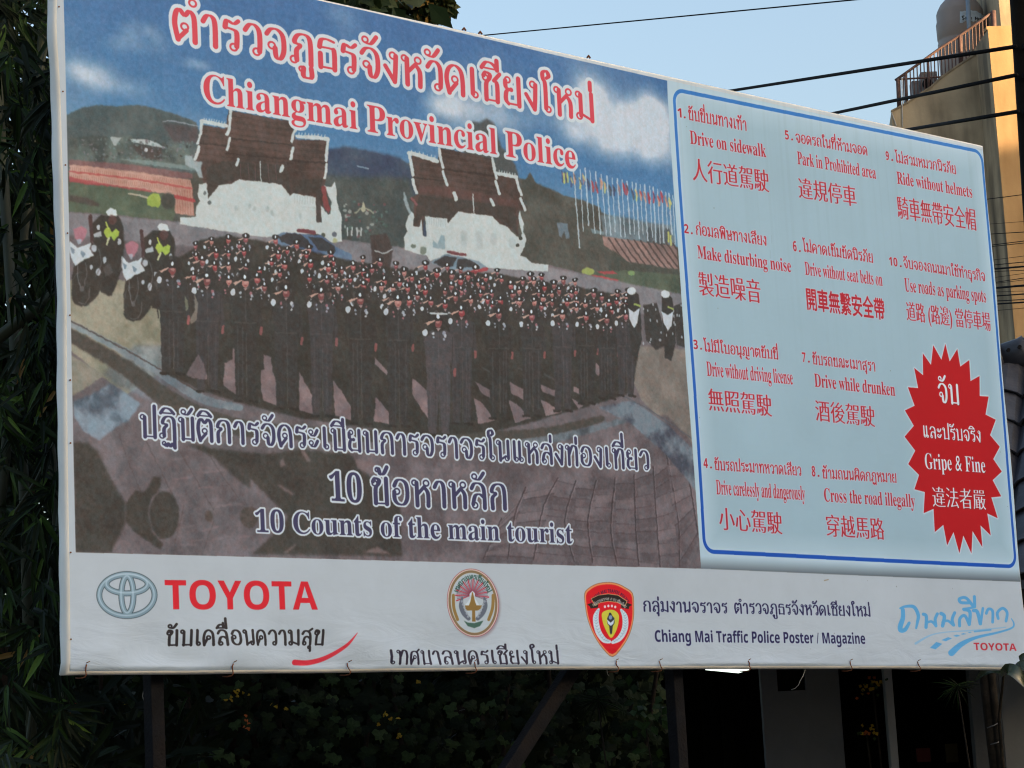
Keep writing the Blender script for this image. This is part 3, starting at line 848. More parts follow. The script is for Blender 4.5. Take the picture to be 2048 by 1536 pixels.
    for x, y in ((760, 1080), (910, 1090), (1060, 1110), (1250, 1150), (760, 1140), (920, 1160)):
        oval(780 + x / 5.12, 260 + y / 5.12, 7, 12, (158, 174, 176), .5, 2)
    for i in range(9): line(Cc([(385 + i * 23, 880 + i * 3), (385 + i * 23, 965 + i * 3)]), 1, (150, 168, 174), .7, .5, sm=False)
    for x, y in ((1335, 1105), (1305, 1178)): oval(780 + x / 5.12, 260 + y / 5.12, 4, 3.5, (62, 64, 60), 1, .6)
    line(Cc([(150, 640), (170, 740), (210, 840)]), [3, 7, 5], (160, 180, 184), .8, 1.2); line(Cc([(225, 690), (280, 760)]), 4, (160, 90, 100), .6, 1)
    oval(828, 491, 5, 4, (84, 96, 84), .9, 1); oval(848, 500, 7, 8, (92, 106, 92), .8, 1.2)
    # cars
    fill(frame_of(400, 440, 5.689)([(850, 180), (960, 130), (1160, 150), (1400, 170), (1560, 300), (1740, 380), (1740, 480), (1400, 450), (900, 330)]), tex((72, 98, 134), (106, 134, 156)), 1, 1)
    fill(frame_of(400, 440, 5.689)([(900, 190), (1000, 140), (1160, 160), (1250, 230), (1290, 330), (1080, 290), (940, 240)]), (52, 54, 60), 1, 1)
    fill(frame_of(400, 440, 5.689)([(1240, 180), (1400, 200), (1540, 290), (1560, 350), (1360, 340), (1300, 250)]), (54, 58, 64), 1, 1)
    line(frame_of(400, 440, 5.689)([(1130, 110), (1310, 135)]), 7, (112, 60, 68), 1, .8, sm=False)
    fill(Cc([(420, 1350), (560, 1270), (700, 1290), (780, 1310), (900, 1340), (990, 1400), (1000, 1440), (620, 1430)]), tex((104, 130, 146), (130, 152, 164)), 1, 1)
    fill(Cc([(450, 1350), (560, 1285), (690, 1300), (640, 1400), (540, 1400)]), (54, 54, 58), 1, 1)
    fill(Cc([(700, 1320), (780, 1310), (880, 1360), (900, 1400), (680, 1410)]), (56, 58, 62), 1, 1)
    line(Cc([(600, 1245), (770, 1275)]), 6, (112, 62, 68), 1, .8, sm=False)
    line(Cc([(720, 1480), (860, 1450), (990, 1420)]), 7, (168, 54, 60), .9, 1.2)
    fill([(742, 470), (775, 465), (788, 500), (780, 545), (748, 540)], (66, 58, 58), 1, 1.5)
    line([(752, 500), (770, 505), (786, 498)], 3, (170, 180, 180), .9, .8)
    # -------------------------------------------------- the parade
    body = tex((48, 48, 46), (58, 57, 54))
    fill([(322, 560), (345, 520), (385, 500), (400, 480), (460, 470), (520, 480), (620, 500), (700, 520), (790, 535), (880, 545), (990, 545), (1060, 560), (1160, 575), (1240, 590), (1275, 640), (1275, 700), (1262, 785), (1200, 805), (1130, 825), (1060, 845), (990, 862), (860, 872), (700, 850), (600, 835), (480, 805), (400, 780), (330, 745), (322, 650)], body, 1, 2)
    G = frame_of(400, 620, 4.096)
    Fx = frame_of(680, 400, 2.926)
    gp = tex((112, 98, 102), (140, 120, 120), n3, 3)
    for pts in ([(190, 610), (205, 430), (265, 400), (270, 310), (315, 320), (350, 560), (362, 620), (330, 715)], [(505, 660), (500, 490), (530, 480), (525, 360), (585, 380), (600, 500), (680, 720), (655, 790), (520, 740)], [(820, 500), (900, 650), (960, 780), (940, 850), (815, 820)],
                [(1095, 570), (1150, 640), (1285, 860), (1280, 900), (1110, 860)], [(1450, 710), (1600, 890), (1590, 940), (1425, 910)], [(1745, 560), (1880, 680), (1905, 930), (1830, 830), (1745, 690)], [(1440, 380), (1545, 500), (1535, 530), (1440, 440)], [(-10, 600), (0, 420), (40, 440), (60, 560)]):
        fill(G(pts), gp, .95, 1)
    for pts in ([(430, 1040), (520, 1120), (540, 1300), (480, 1220), (430, 1110)], [(790, 1060), (890, 1120), (900, 1170), (830, 1130)], [(785, 1160), (830, 1180), (905, 1290), (810, 1310)], [(990, 1060), (1090, 1120), (1095, 1180), (1000, 1130)], [(985, 1170), (1030, 1190), (1115, 1275), (1020, 1305)],
                [(1170, 1080), (1270, 1120), (1275, 1160), (1180, 1120)], [(1170, 1165), (1220, 1190), (1295, 1240), (1200, 1265)], [(1360, 1090), (1420, 1120), (1415, 1150), (1360, 1120)], [(1350, 1160), (1420, 1200), (1390, 1225)], [(0, 1100), (60, 1200), (90, 1290), (0, 1270)], [(210, 1150), (300, 1270), (215, 1280)], [(1490, 950), (1530, 1000), (1530, 1040), (1490, 1020)]):
        fill(Fx(pts), gp, .95, 1)
    for i, (x, y) in enumerate([(1080, 1000), (870, 1000), (950, 930), (1230, 1040)]):
        line(Fx([(x - 40, y - 20), (x + 30, y + 15)]), 3, (84, 88, 92), .5, 1.2, sm=False)

    def cop(x, y, s, bar=True, arm=True, full=False):
        """a saluting officer: face centre x, y; s = size of the face in pixels"""
        red = [(146, 54, 62), (158, 78, 80), (136, 74, 82), (172, 118, 110), (120, 70, 72)][rs.randint(5)]
        if not full:
            fill([(x - 1.6 * s, y + 1.4 * s), (x - .5 * s, y + .5 * s), (x + .5 * s, y + .5 * s), (x + 1.6 * s, y + 1.4 * s), (x + 1.5 * s, y + 3.6 * s), (x - 1.5 * s, y + 3.6 * s)], (52, 51, 51), .9, .8)
        oval(x, y, .48 * s, .62 * s, red, 1, .5)
        oval(x + rs.uniform(-.15, .15) * s, y - .1 * s, .3 * s, .18 * s, (204, 158, 146), .6, .6)
        oval(x, y + .32 * s, .22 * s, .1 * s, (130, 50, 54), .7, .5)
        oval(x, y - .85 * s, .8 * s, .5 * s, (44, 44, 46), 1, .6)
        oval(x, y - .5 * s, .62 * s, .2 * s, (40, 38, 40), 1, .5)
        oval(x - .05 * s, y - .85 * s, .19 * s, .3 * s, (206, 216, 220), 1, .4)
        if arm:
            line([(x - 1.75 * s, y + .25 * s), (x - 1.1 * s, y - .05 * s), (x - .5 * s, y - .35 * s)], [.42 * s, .3 * s, .16 * s], (196, 160, 144), .95, .5)
            line([(x - 1.4 * s, y + 1.4 * s), (x - 2.1 * s, y + 1.0 * s), (x - 1.75 * s, y + .35 * s)], .6 * s, (56, 55, 54), 1, .7)
            oval(x - 1.75 * s, y + 1.25 * s, .34 * s, .5 * s, (190, 202, 208), .95, .4)
        fill([(x - .3 * s, y + .65 * s), (x + .3 * s, y + .65 * s), (x, y + 1.1 * s)], (180, 150, 150), .8, .5)
        if bar:
            for dx, dy, r_ in ((-.7, 1.35, .16), (.75, 1.4, .22), (-.6, 1.9, .13), (.9, 1.75, .2), (.75, 2.2, .15)):
                oval(x + dx * s, y + dy * s, r_ * s, r_ * 1.2 * s, [(176, 188, 196), (150, 160, 176), (200, 206, 210), (170, 110, 118)][rs.randint(4)], .85, .5)

    back = []
    for row in range(7):
        f = row / 6
        n = 27
        for k in range(n):
            x = 395 + k * 33 + (row % 2) * 16 + rs.uniform(-7, 7)
            ytop = np.interp(x, [390, 470, 560, 700, 850, 1000, 1100, 1250], [492, 476, 480, 520, 535, 546, 560, 585])
            ybot = np.interp(x, [390, 560, 700, 850, 1000, 1250], [556, 578, 592, 606, 612, 622])
            y = ytop + (ybot - ytop) * f + rs.uniform(-3, 3)
            if x < 1262: back.append((y, x))
    back.sort()
    for y, x in back:
        s_ = np.interp(x, [390, 800, 1250], [11.5, 10.5, 8.5]) * (.85 + .25 * (y - 480) / 140)
        if rs.rand() < .70: cop(x, y, s_ * rs.uniform(.82, 1.08), bar=rs.rand() < .8, arm=rs.rand() < .65)
    front = [(345, 540, 745, 16), (415, 562, 780, 15.5), (492, 565, 800, 15.5), (574, 585, 815, 15.5), (645, 590, 830, 15), (723, 600, 845, 15), (798, 605, 850, 14.5), (924, 625, 845, 13.5), (998, 630, 835, 13), (1063, 633, 830, 12.5), (1124, 632, 820, 12), (1171, 635, 805, 11), (1212, 640, 795, 11), (1250, 633, 790, 11.5), (878, 645, 868, 16)]
    tor = tex((66, 64, 64), (76, 73, 72))
    def man(i):
        x, y, yf, s_ = front[i]
        c = [(53, 53, 54), (59, 58, 61), (50, 50, 50)][i % 3] if i != 14 else (70, 68, 72)
        fill([(x - 1.9 * s_, y + 1.5 * s_), (x - .8 * s_, y + .9 * s_), (x + .8 * s_, y + .9 * s_), (x + 1.9 * s_, y + 1.5 * s_), (x + 2.1 * s_, y + 3.4 * s_), (x + 2.25 * s_, y + 5.8 * s_), (x + 1.7 * s_, y + 5.9 * s_), (x + 1.4 * s_, y + 4.6 * s_), (x + 1.5 * s_, y + 7 * s_), (x + 1.3 * s_, yf), (x + .35 * s_, yf),
              (x + .1 * s_, y + 8 * s_), (x - .35 * s_, yf), (x - 1.3 * s_, yf), (x - 1.5 * s_, y + 6.5 * s_), (x - 1.6 * s_, y + 4 * s_)], c, 1, .9)
        line([(x - 1.75 * s_, y + 1.8 * s_), (x - 2.0 * s_, y + 3.8 * s_), (x - 1.75 * s_, y + 6 * s_)], 1.6, (46, 45, 46), .8, .8)
        line([(x + 1.75 * s_, y + 1.8 * s_), (x + 1.75 * s_, y + 3.8 * s_), (x + 1.6 * s_, y + 5.6 * s_)], 1.8, (46, 45, 46), .8, .8)
        line([(x, y + 1.2 * s_), (x + .05 * s_, y + 5 * s_)], 1.4, (92, 90, 94), .5, .8, sm=False)
        for dx in (-1.0, -.4, .7, 1.1): line([(x + dx * s_, y + 5.6 * s_), (x + dx * s_ * .95, yf - 12)], 1.6, [(84, 82, 86), (48, 47, 48)][rs.randint(2)], .45, 1.0, sm=False)
        line([(x + .1 * s_, y + 6.5 * s_), (x + .15 * s_, yf - 8)], 1.6, (92, 88, 90), .5, .9, sm=False)
        line([(x - 1.4 * s_, y + 5.1 * s_), (x + 1.4 * s_, y + 5.2 * s_)], 1.8, (84, 80, 78), .6, .9, sm=False)
        line([(x - 1.4 * s_, yf + 1), (x - .5 * s_, yf + 2)], 5, (40, 39, 38), .9, 1, sm=False); line([(x + .5 * s_, yf + 1), (x + 1.5 * s_, yf + 3)], 5, (40, 39, 38), .9, 1, sm=False)
        line([(x + 2.05 * s_, y + 5.8 * s_), (x + 2.0 * s_, y + 6.6 * s_)], .36 * s_, (150, 84, 84), .8, .6, sm=False)
        oval(x, y - .35 * s_, 1.25 * s_, 1.5 * s_, (48, 47, 47), .85, 1.3)
        cop(x, y, s_ * .95, full=True)
    for i in range(len(front)): man(i)
    line([(862, 626), (895, 627)], 4, (190, 200, 200), .95, .6, sm=False)
    # motorcycle police at both ends
    D = frame_of(130, 400, 5.487)

    def bike(dx, dy, k=1.0):
        T = lambda pts: [(p[0] * k + dx, p[1] * k + dy) for p in pts]
        fill(D(T([(640, 1250), (640, 1050), (660, 860), (720, 720), (850, 740), (960, 900), (960, 1150), (900, 1240), (820, 1320), (740, 1330), (670, 1300)])), (52, 50, 48), 1, 1.2)
        fill(D(T([(840, 600), (860, 420), (960, 330), (1140, 330), (1200, 420), (1220, 620), (1200, 900), (1080, 1220), (960, 1180), (900, 900)])), (50, 49, 48), 1, 1.2)
        fill(D(T([(620, 610), (700, 690), (800, 650), (850, 630), (830, 700), (880, 770), (760, 830), (670, 885), (640, 820), (610, 700)])), (190, 202, 206), 1, .8)
        for x, y in ((650, 720), (760, 760)): fill(D(T([(x - 25, y - 40), (x + 25, y - 10), (x + 10, y + 40), (x - 10, y + 30)])), (104, 128, 146), .9, .8)
        fill(D(T([(650, 480), (740, 450), (800, 480), (790, 560), (730, 640), (670, 570)])), (180, 112, 126), .85, 1.2)
        fill(D(T([(690, 590), (740, 590), (735, 650), (710, 660)])), (160, 176, 188), .8, .8)
        fill(D(T([(1010, 290), (1060, 250), (1120, 270), (1140, 330), (1080, 345), (1030, 330)])), (198, 210, 210), 1, .8)
        fill(D(T([(990, 520), (1010, 470), (1050, 470), (1080, 520), (1120, 480), (1160, 500), (1150, 560), (1100, 610), (1070, 560), (1030, 590)])), (160, 186, 72), 1, .8)
        line(D(T([(1010, 410), (1040, 480)])), 3, (190, 205, 90), .9, .6, sm=False); line(D(T([(1050, 580), (1020, 650)])), 4, (196, 206, 160), .9, .6, sm=False)
        oval(*D(T([(930, 460)]))[0], 3.5 * k, 5 * k, (196, 206, 210), .9, .6); fill(D(T([(870, 540), (960, 500), (970, 560), (890, 580)])), (176, 186, 190), .9, .8)
        for x, y, r_ in ((930, 950, 6), (855, 900, 4), (600 + 280, 690, 6), (1000, 820, 5), (1160, 620, 5)): oval(*D(T([(x, y)]))[0], r_ * .8 * k, r_ * 1.3 * k, (180, 192, 200), .9, .7)
        line(D(T([(835, 340), (850, 470), (860, 620)])), 7 * k, (70, 50, 52), 1, .8)
    bike(-570, -165); bike(0, 0)
    for ox, oy in ((-570, -165), (0, 0)):
        T = lambda pts: D([(x + ox, y + oy) for x, y in pts])
        q = [(x, y) for x, y in ell(745, 1130, 92, 175, -.1, 24)]
        line(T(q[:9]), 2.0, (104, 104, 104), .55, .7); line(T(q[13:20]), 1.6, (88, 88, 90), .5, .7)
        oval(*T([(750, 1140)])[0], 4, 6, (96, 98, 100), .7, .8)
        line(T([(700, 880), (705, 1010), (735, 1130)]), 2.2, (120, 124, 128), .6, .6); line(T([(790, 850), (800, 990), (770, 1120)]), 2.0, (96, 98, 102), .6, .6)
        line(T([(860, 620), (930, 700), (960, 860), (900, 1000)]), 2.2, (96, 96, 98), .6, .8)
        line(T([(1200, 500), (1215, 700), (1170, 930)]), 2.0, (92, 92, 96), .5, .8)
        oval(*T([(1085, 385)])[0], 9, 10, (84, 58, 58), .9, 1)
        fill(T([(980, 900), (1060, 860), (1090, 960), (1010, 1010)]), (78, 76, 76), .7, 1)
        oval(*T([(1040, 1090)])[0], 12, 16, (46, 45, 45), 1, 1)
    man(0)
    E4 = frame_of(0, 400, 2.926)
    fill(E4([(1082, 560), (1102, 590), (1100, 640), (1088, 650)]), (112, 118, 98), .9, .8)
    fill(E4([(1135, 545), (1160, 600), (1152, 700), (1122, 722), (1112, 700), (1142, 640)]), (122, 116, 106), .9, .8)
    fill(E4([(1160, 900), (1195, 960), (1210, 1050), (1120, 1040), (1090, 1020), (1130, 950)]), (112, 98, 102), .8, 1)
    for bx, by in ((1262, 590), (1330, 596)):
        fill([(bx - 8, by - 2), (bx + 2, by - 12), (bx + 14, by), (bx + 18, by + 40), (bx + 20, by + 90), (bx + 10, by + 125), (bx - 2, by + 120), (bx - 6, by + 60)], (50, 50, 50), 1, 1.2)
        oval(bx, by - 8, 9, 8, (196, 208, 210), 1, .8)
        fill([(bx - 8, by + 26), (bx + 4, by + 34), (bx + 16, by + 26), (bx + 12, by + 56), (bx + 4, by + 66), (bx - 4, by + 50)], (186, 198, 204), 1, .8)
        line([(bx + 6, by + 18), (bx + 16, by + 22)], 4, (160, 180, 90), .9, .8, sm=False)
    fill([(1285, 610), (1312, 605), (1322, 640), (1330, 690), (1310, 700), (1290, 680)], (54, 54, 54), 1, 1.5)
    fill([(1346, 612), (1376, 600), (1380, 700), (1352, 690)], (54, 54, 54), 1, 1.5)
    for _ in range(26): oval(rs.uniform(1282, 1372), rs.uniform(605, 690), 1.5, 3, (176, 188, 194), .7, .6)
    # the print is a coarse enlargement: shapes break up, colours smear
    full = np.zeros((TH, TW), np.float32); full[PR[1]:PR[1] + PR[2].shape[0], PR[0]:PR[0] + PR[2].shape[1]] = PR[2]
    ex = (fbm(TH, TW, 330, 21, 2) - .5) * 3.8; ey = (fbm(TH, TW, 330, 22, 2) - .5) * 3.8
    XX = np.clip(xg + ex, 0, TW - 1).astype(int); YY = np.clip(yg + ey, 0, TH - 1).astype(int)
    wp = g[YY, XX]
    for k in range(3): wp[..., k] = gblur(wp[..., k], .6)
    mott = (fbm(TH, TW, 420, 31, 2) - .5)
    wp += mott[..., None] * np.array([.07, .06, .065]) + (fbm(TH, TW, 300, 33, 2) - .5)[..., None] * np.array([.045, -.015, -.03])
    lum = wp.mean(2, keepdims=True); wp = lum + (wp - lum) * .90
    wp = wp * .97 + .012
    g += (wp - g) * full[..., None]
    gr = (rs.rand(TH, TW).astype(np.float32) - .5)
    gr = gblur(gr, .8) * .07
    g += gr[..., None] * full[..., None]
    g += (n3 - .5)[..., None] * .04 * full[..., None]
    # -------------------------------------------------- white strip and margins over the overspill
    white = tex((172, 182, 187), (175, 185, 190))
    fill([(90, 1105), (151, 1105), (900, 1124.5), (1401, 1137.5), (2070, 1164.5), (2080, 1400), (90, 1400)], white)
    fill([(60, -160), (128, -160), (127, 0), (140, 560), (151, 1107), (155, 1400), (60, 1400)], white)
    fill([(60, -180), (128, -118.5), (642, 2), (700, 15), (1100, 108), (1335, 161), (1980, 302), (2020, 250), (60, -220)], tex((186, 194, 196), (196, 202, 202)))  # top margin painted paler: light on the upturned edge put into colour
    # -------------------------------------------------- pale blue panel
    lo = px2cv([(1401, 1138)])[0]; hi_ = px2cv([(1335, 158)])[0]
    pc = px2cv([(1349, 178), (1963, 304), (2032, 1133), (1408, 1103)])
    xm = (pc[1, 0] + pc[2, 0]) / 2; x0c = (pc[0, 0] + pc[3, 0]) / 2
    ybot = pc[3, 1]; ytop = pc[0, 1]

    def panel(x, y):
        cxp, cyp = (x0c + xm) / 2, (ybot + ytop) / 2
        d = np.maximum(np.abs(x - cxp) / ((xm - x0c) / 2), np.abs(y - cyp) / ((ybot - ytop) / 2))
        t = np.clip((d - .9) / .12, 0, 1)[..., None]
        c = np.array([150, 178, 189]) * (1 - t) + np.array([172, 196, 206]) * t
        s_ = np.clip((y - ybot - 10) / 38., 0, 1)[..., None] ** 1.3
        c = c * (1 - s_) + np.array([92, 102, 108]) * s_
        return (c / 255).astype(np.float32)
    fill([(1335, 160), (1966, 301), (1980, 303), (2051, 1164), (1401, 1137.5), (1372, 760), (1357, 500)], panel)
    # rounded border
    rr = 34
    (ax, ay), (bx, by), (cx, cy), (dx, dy) = pc
    pts = []
    for (px_, py_), a0 in (((ax, ay), 180), ((bx, by), 270), ((cx, cy), 0), ((dx, dy), 90)):
        ox = rr if px_ < xm - 50 else -rr; oy = rr if py_ < (ybot + ytop) / 2 else -rr
        for a_ in np.linspace(a0, a0 + 90, 9):
            pts.append((px_ + ox + rr * math.cos(math.radians(a_)), py_ + oy + rr * math.sin(math.radians(a_))))
    pts.append(pts[0])
    rb = cover([orient(c_) for c_ in brush(pts, 10.5)], pad=20)
    blend(rb[0], rb[1], gblur(rb[2], 6), (190, 214, 224), .7)
    blend(rb[0], rb[1], rb[2], lambda x, y: (np.array([44, 116, 186]) * (1 - np.clip(y / TH, 0, 1)[..., None]) + np.array([0, 66, 164]) * np.clip(y / TH, 0, 1)[..., None]).astype(np.float32) / 255)
    # -------------------------------------------------- headlines
    ha = (196, 206, 210); RD = (198, 62, 78)
    letters('thai', 'ตำรวจภูธรจังหวัดเชียงใหม่', (345, 76), (1189, 243), (345, 15), RD, halo=ha, hr=9, thick=.17, thin=.065)
    letters('serif', 'Chiangmai Provincial Police', (408, 203), (1152, 338), (408, 147), RD, halo=ha, hr=8)
    NV = (56, 56, 88)
    letters('thai', 'ปฏิบัติการจัดระเบียบการจราจรในแหล่งท่องเที่ยว', (280, 873), (1297, 940), (280, 829), NV, halo=ha, hr=4.5, thick=.17, thin=.065)
    letters('serif', '10', (660, 1001), (725, 1006), (660, 944), NV, halo=ha, hr=5)
    letters('thai', 'ข้อหาหลัก', (744, 1007), (1014, 1018), (744, 956), NV, halo=ha, hr=4.5, thick=.17, thin=.065)
    letters('serif', '10 Counts of the main tourist', (510, 1064), (1145, 1087), (510, 1020), NV, halo=ha, hr=4.5)
    # -------------------------------------------------- the ten rules
    R2 = (172, 22, 42); GL = (216, 206, 214)
    kw = dict(glow=GL, gr=1.7)
    th = dict(thick=.16, thin=.10, **kw)
    rules = [
        ('1', (1357.6, 233), 1370.5, 215, 'ขับขี่บนทางเท้า', (1379.4, 238), (1495.6, 260.4), 218.7, 'Drive on sidewalk', (1383.2, 286.4), (1535, 313.8), 260.4, '人行道駕駛', (1388.3, 360.5), (1541, 384.5), 314.4),
        ('5', (1572.5, 277.5), 1585, 259.7, 'จอดรถในที่ห้ามจอด', (1593.4, 283.5), (1734.9, 310.3), 267, 'Park in Prohibited area', (1597.5, 327.4), (1752, 357.8), 302.5, '違規停車', (1600.2, 396), (1713.7, 414.2), 353.7),
        ('9', (1771.8, 319.5), 1783, 302.5, 'ไม่สวมหมวกนิรภัย', (1790.6, 324), (1911.2, 347.9), 308, 'Ride without helmets', (1794, 367.4), (1943.7, 395.8), 343.5, '騎車無帶安全帽', (1795.7, 437.5), (1951.2, 462.7), 391.3),
        ('2', (1370.2, 465.4), 1384, 447.5, 'ก่อมลพิษทางเสียง', (1394, 468.2), (1535.3, 490.4), 450.4, 'Make disturbing noise', (1396.9, 516), (1583.8, 544), 490.3, '製造噪音', (1399.3, 590.8), (1523.3, 607), 542.3),
        ('6', (1588, 501.3), 1600, 481.4, 'ไม่คาดเข็มขัดนิรภัย', (1607.7, 502), (1745.5, 525.2), 484.5, 'Drive without seat belts on', (1611.8, 549.1), (1764.3, 572), 523.5, '開車無繫安全帶', (1615.6, 619.2), (1769, 640.7), 574.7),
        ('10', (1777.6, 530.7), 1799, 514, 'จับจองถนนมาใช้ทำธุรกิจ', (1806, 535.4), (1968.3, 562.8), 519, 'Use roads as parking spots', (1808.7, 582.6), (1970, 605.5), 556.6, '道路 (路邊) 當停車場', (1813.5, 648.2), (1980.3, 669.5), 603),
        ('3', (1386.3, 697.8), 1400, 679.7, 'ไม่มีใบอนุญาตขับขี่', (1407, 702.2), (1556.5, 718.3), 685, 'Drive without driving license', (1413, 751.8), (1586.2, 768.9), 723.4, '無照駕駛', (1416.4, 821.5), (1543.8, 834), 776.4),
        ('7', (1605, 723.4), 1617, 704.6, 'ขับรถขณะเมาสุรา', (1625.9, 727.5), (1750.6, 742.2), 710.4, 'Drive while drunken', (1630, 773), (1790.6, 791.8), 747.3, '酒後駕駛', (1632.7, 842), (1751.3, 854.3), 799.3),
        ('4', (1405.4, 936), 1419, 916.5, 'ขับรถประมาทหวาดเสียว', (1427.6, 939.4), (1603.3, 950.7), 922, 'Drive carelessly and dangerously', (1431.6, 988.7), (1611.3, 1000), 960.2, '小心駕駛', (1438.2, 1060), (1565.2, 1069), 1014),
        ('8', (1624.8, 952.4), 1637, 931.9, 'ข้ามถนนผิดกฎหมาย', (1646.4, 955.8), (1795, 964.4), 938.5, 'Cross the road illegally', (1650.3, 1002.4), (1832.8, 1014), 976.2, '穿越馬路', (1655.4, 1073), (1772.2, 1079.9), 1027.8)]
    for n_, nb, nx, nt_, t_, a0, a1, at_, e_, e0, e1, et, c_, c0, c1, ct in rules:
        sl = (a1[1] - a0[1]) / (a1[0] - a0[0])
        letters('sans', n_, nb, (nx - 5, nb[1] + (nx - 5 - nb[0]) * sl), (nb[0], nt_), R2, **kw)
        oval(nx + 1, nb[1] + (nx - nb[0]) * sl - 1.5, 1.9, 1.9, R2)
        letters('thai', t_, a0, a1, (a0[0], at_), R2, **th)
        letters('serif', e_, e0, e1, (e0[0], et), R2, **kw)
        letters('cjk', c_, c0, c1, (c0[0], ct), R2, song=(n_ != '6'), fat=1 if n_ == '6' else 0, **kw)
    # -------------------------------------------------- the red star
    P = frame_of(1348, 450, 2.926); P8 = frame_of(1248, 936, 2.56)
    star = P([(1582, 697), (1608, 800), (1652, 727), (1670, 830), (1722, 792), (1730, 915), (1783, 885), (1785, 1002), (1837, 1005), (1820, 1110), (1880, 1140), (1848, 1230), (1905, 1298), (1868, 1370), (1918, 1443)]) + \
        P8([(1888, 62), (1932, 145), (1882, 150), (1915, 257), (1862, 232), (1880, 345), (1828, 293), (1838, 405), (1788, 322), (1783, 437), (1742, 345), (1722, 435), (1692, 327), (1660, 395), (1640, 290), (1597, 327), (1590, 208), (1540, 230), (1545, 122), (1492, 108), (1515, 35)]) + \
        P([(1375, 1398), (1415, 1320), (1352, 1238), (1405, 1175), (1352, 1085), (1408, 1058), (1368, 950), (1427, 955), (1403, 837), (1455, 880), (1452, 752), (1500, 820), (1512, 705), (1560, 790)])
    q = px2cv(star); r = cover([q], pad=12)
    blend(r[0], r[1], gblur(dilate(r[2], 3), 2), (206, 214, 218), .8)
    blend(r[0], r[1], r[2], lambda x, y: (np.array([174, 6, 24]) + 0 * x[..., None]).astype(np.float32) / 255)
    ws = (206, 214, 216); dk = (110, 20, 30)
    letters('thai', 'จับ', (1876.7, 804), (1917.7, 808), (1876.7, 767), ws, thick=.17, thin=.08, shadow=dk)
    letters('thai', 'และปรับจริง', (1848, 873.8), (1962, 884), (1848, 852), ws, thick=.16, thin=.09, shadow=dk)
    letters('serif', 'Gripe & Fine', (1852, 937), (1971.7, 945.6), (1852, 906), ws, shadow=dk)
    letters('cjk', '違法者嚴', (1868, 1014), (1973.4, 1020), (1868, 972), ws, song=True, shadow=dk)
    # -------------------------------------------------- sponsors' strip
    L = frame_of(0, 1011, 2.926)
    dkb = (52, 66, 76)

    def ring(c, rx, ry, wd, col, a_=1, blur=.3):
        p = ell(c[0], c[1], rx, ry, n=48); p = np.vstack([p, p[:1]])
        line([tuple(v) for v in p], wd, col, a_, blur, sm=False)
    E = [((252, 1190.5), 55, 42), ((252.5, 1168.5), 41, 18.5), ((253, 1190), 12, 37)]
    for c_, rx, ry in E: ring(c_, rx, ry, 11.6, dkb)
    for c_, rx, ry in E: ring(c_, rx, ry, 9.2, (118, 144, 156))
    for c_, rx, ry in E: ring((c_[0] - .8, c_[1] - 1), rx, ry, 2.6, (176, 196, 204), .8, .8)
    letters('sans', 'TOYOTA', (328.8, 1218.8), (634, 1219.5), (328.8, 1160.5), (204, 26, 44), fat=0)
    letters('thai', 'ขับเคลื่อนความสุข', (332, 1291), (649, 1289), (332, 1261), (40, 36, 40), thick=.17, thin=.11)
    line([(588, 1325), (620, 1325), (655, 1315), (690, 1292), (712, 1266)], [11, 10, 8.5, 6, 1], (202, 44, 60), 1, .3)
    letters('thai', 'เทศบาลนครเชียงใหม่', (778, 1328), (1119, 1327), (778, 1301), (36, 32, 50), thick=.16, thin=.07)
    NB = (24, 24, 74)
    letters('thai', 'กลุ่มงานจราจร', (1287, 1222), (1455, 1226), (1287, 1202), NB, thick=.16, thin=.09)
    letters('thai', 'ตำรวจภูธรจังหวัดเชียงใหม่', (1468.7, 1226), (1743, 1232), (1468.7, 1206), NB, thick=.16, thin=.09)
    letters('sans', 'Chiang Mai Traffic Police Poster / Magazine', (1310.5, 1283.5), (1732.4, 1287.5), (1310.5, 1260.5), NB, fat=0)
    # handwriting
    W_ = frame_of(1748, 1130, 6.827); HB = (84, 156, 200)
    for p, wd in (([(375, 590), (440, 565), (560, 570), (620, 680), (610, 770), (590, 860)], [4, 5, 7, 7, 6, 4]), ([(410, 610), (410, 720), (375, 830), (380, 890), (440, 880), (495, 790)], [8, 9, 10, 9, 8, 6]),
                  ([(690, 670), (730, 700), (725, 850)], 6.5), ([(725, 790), (800, 770), (860, 830)], 5), ([(880, 665), (850, 740), (860, 830)], 6), ([(930, 660), (975, 700), (950, 830)], 7), ([(950, 780), (1020, 760), (1095, 820)], 5), ([(1115, 650), (1080, 740), (1100, 820)], 6),
                  ([(1180, 830), (1185, 730), (1250, 690), (1310, 810)], 6), ([(1240, 605), (1320, 640), (1310, 810)], 6.5), ([(1230, 600), (1330, 585), (1390, 570)], 4.5), ([(1310, 515), (1200, 510), (1180, 460), (1270, 450), (1370, 570)], 6), ([(1380, 430), (1385, 550)], 6),
                  ([(1370, 620), (1420, 640), (1460, 800)], 7), ([(1495, 590), (1480, 690), (1465, 800)], 5), ([(1540, 660), (1570, 600), (1625, 630), (1625, 780)], 5.5), ([(1700, 730), (1690, 650), (1760, 590), (1820, 650), (1805, 765)], 5.5)):
        line(W_(p), wd, HB, 1, .4)
    line(W_([(585, 1070), (780, 960), (1000, 915), (1400, 890), (1800, 850)]), [5, 3, 2, 3, 2], (130, 174, 200), .9, .5)
    line(W_([(1380, 908), (1600, 885)]), 3, HB, .9, .5)
    line(W_([(1875, 730), (1910, 800), (1880, 860), (1700, 920), (1400, 990), (1200, 1080), (1060, 1200)]), [1.5, 3, 3.5, 4, 6, 10, 13], HB, 1, .4)
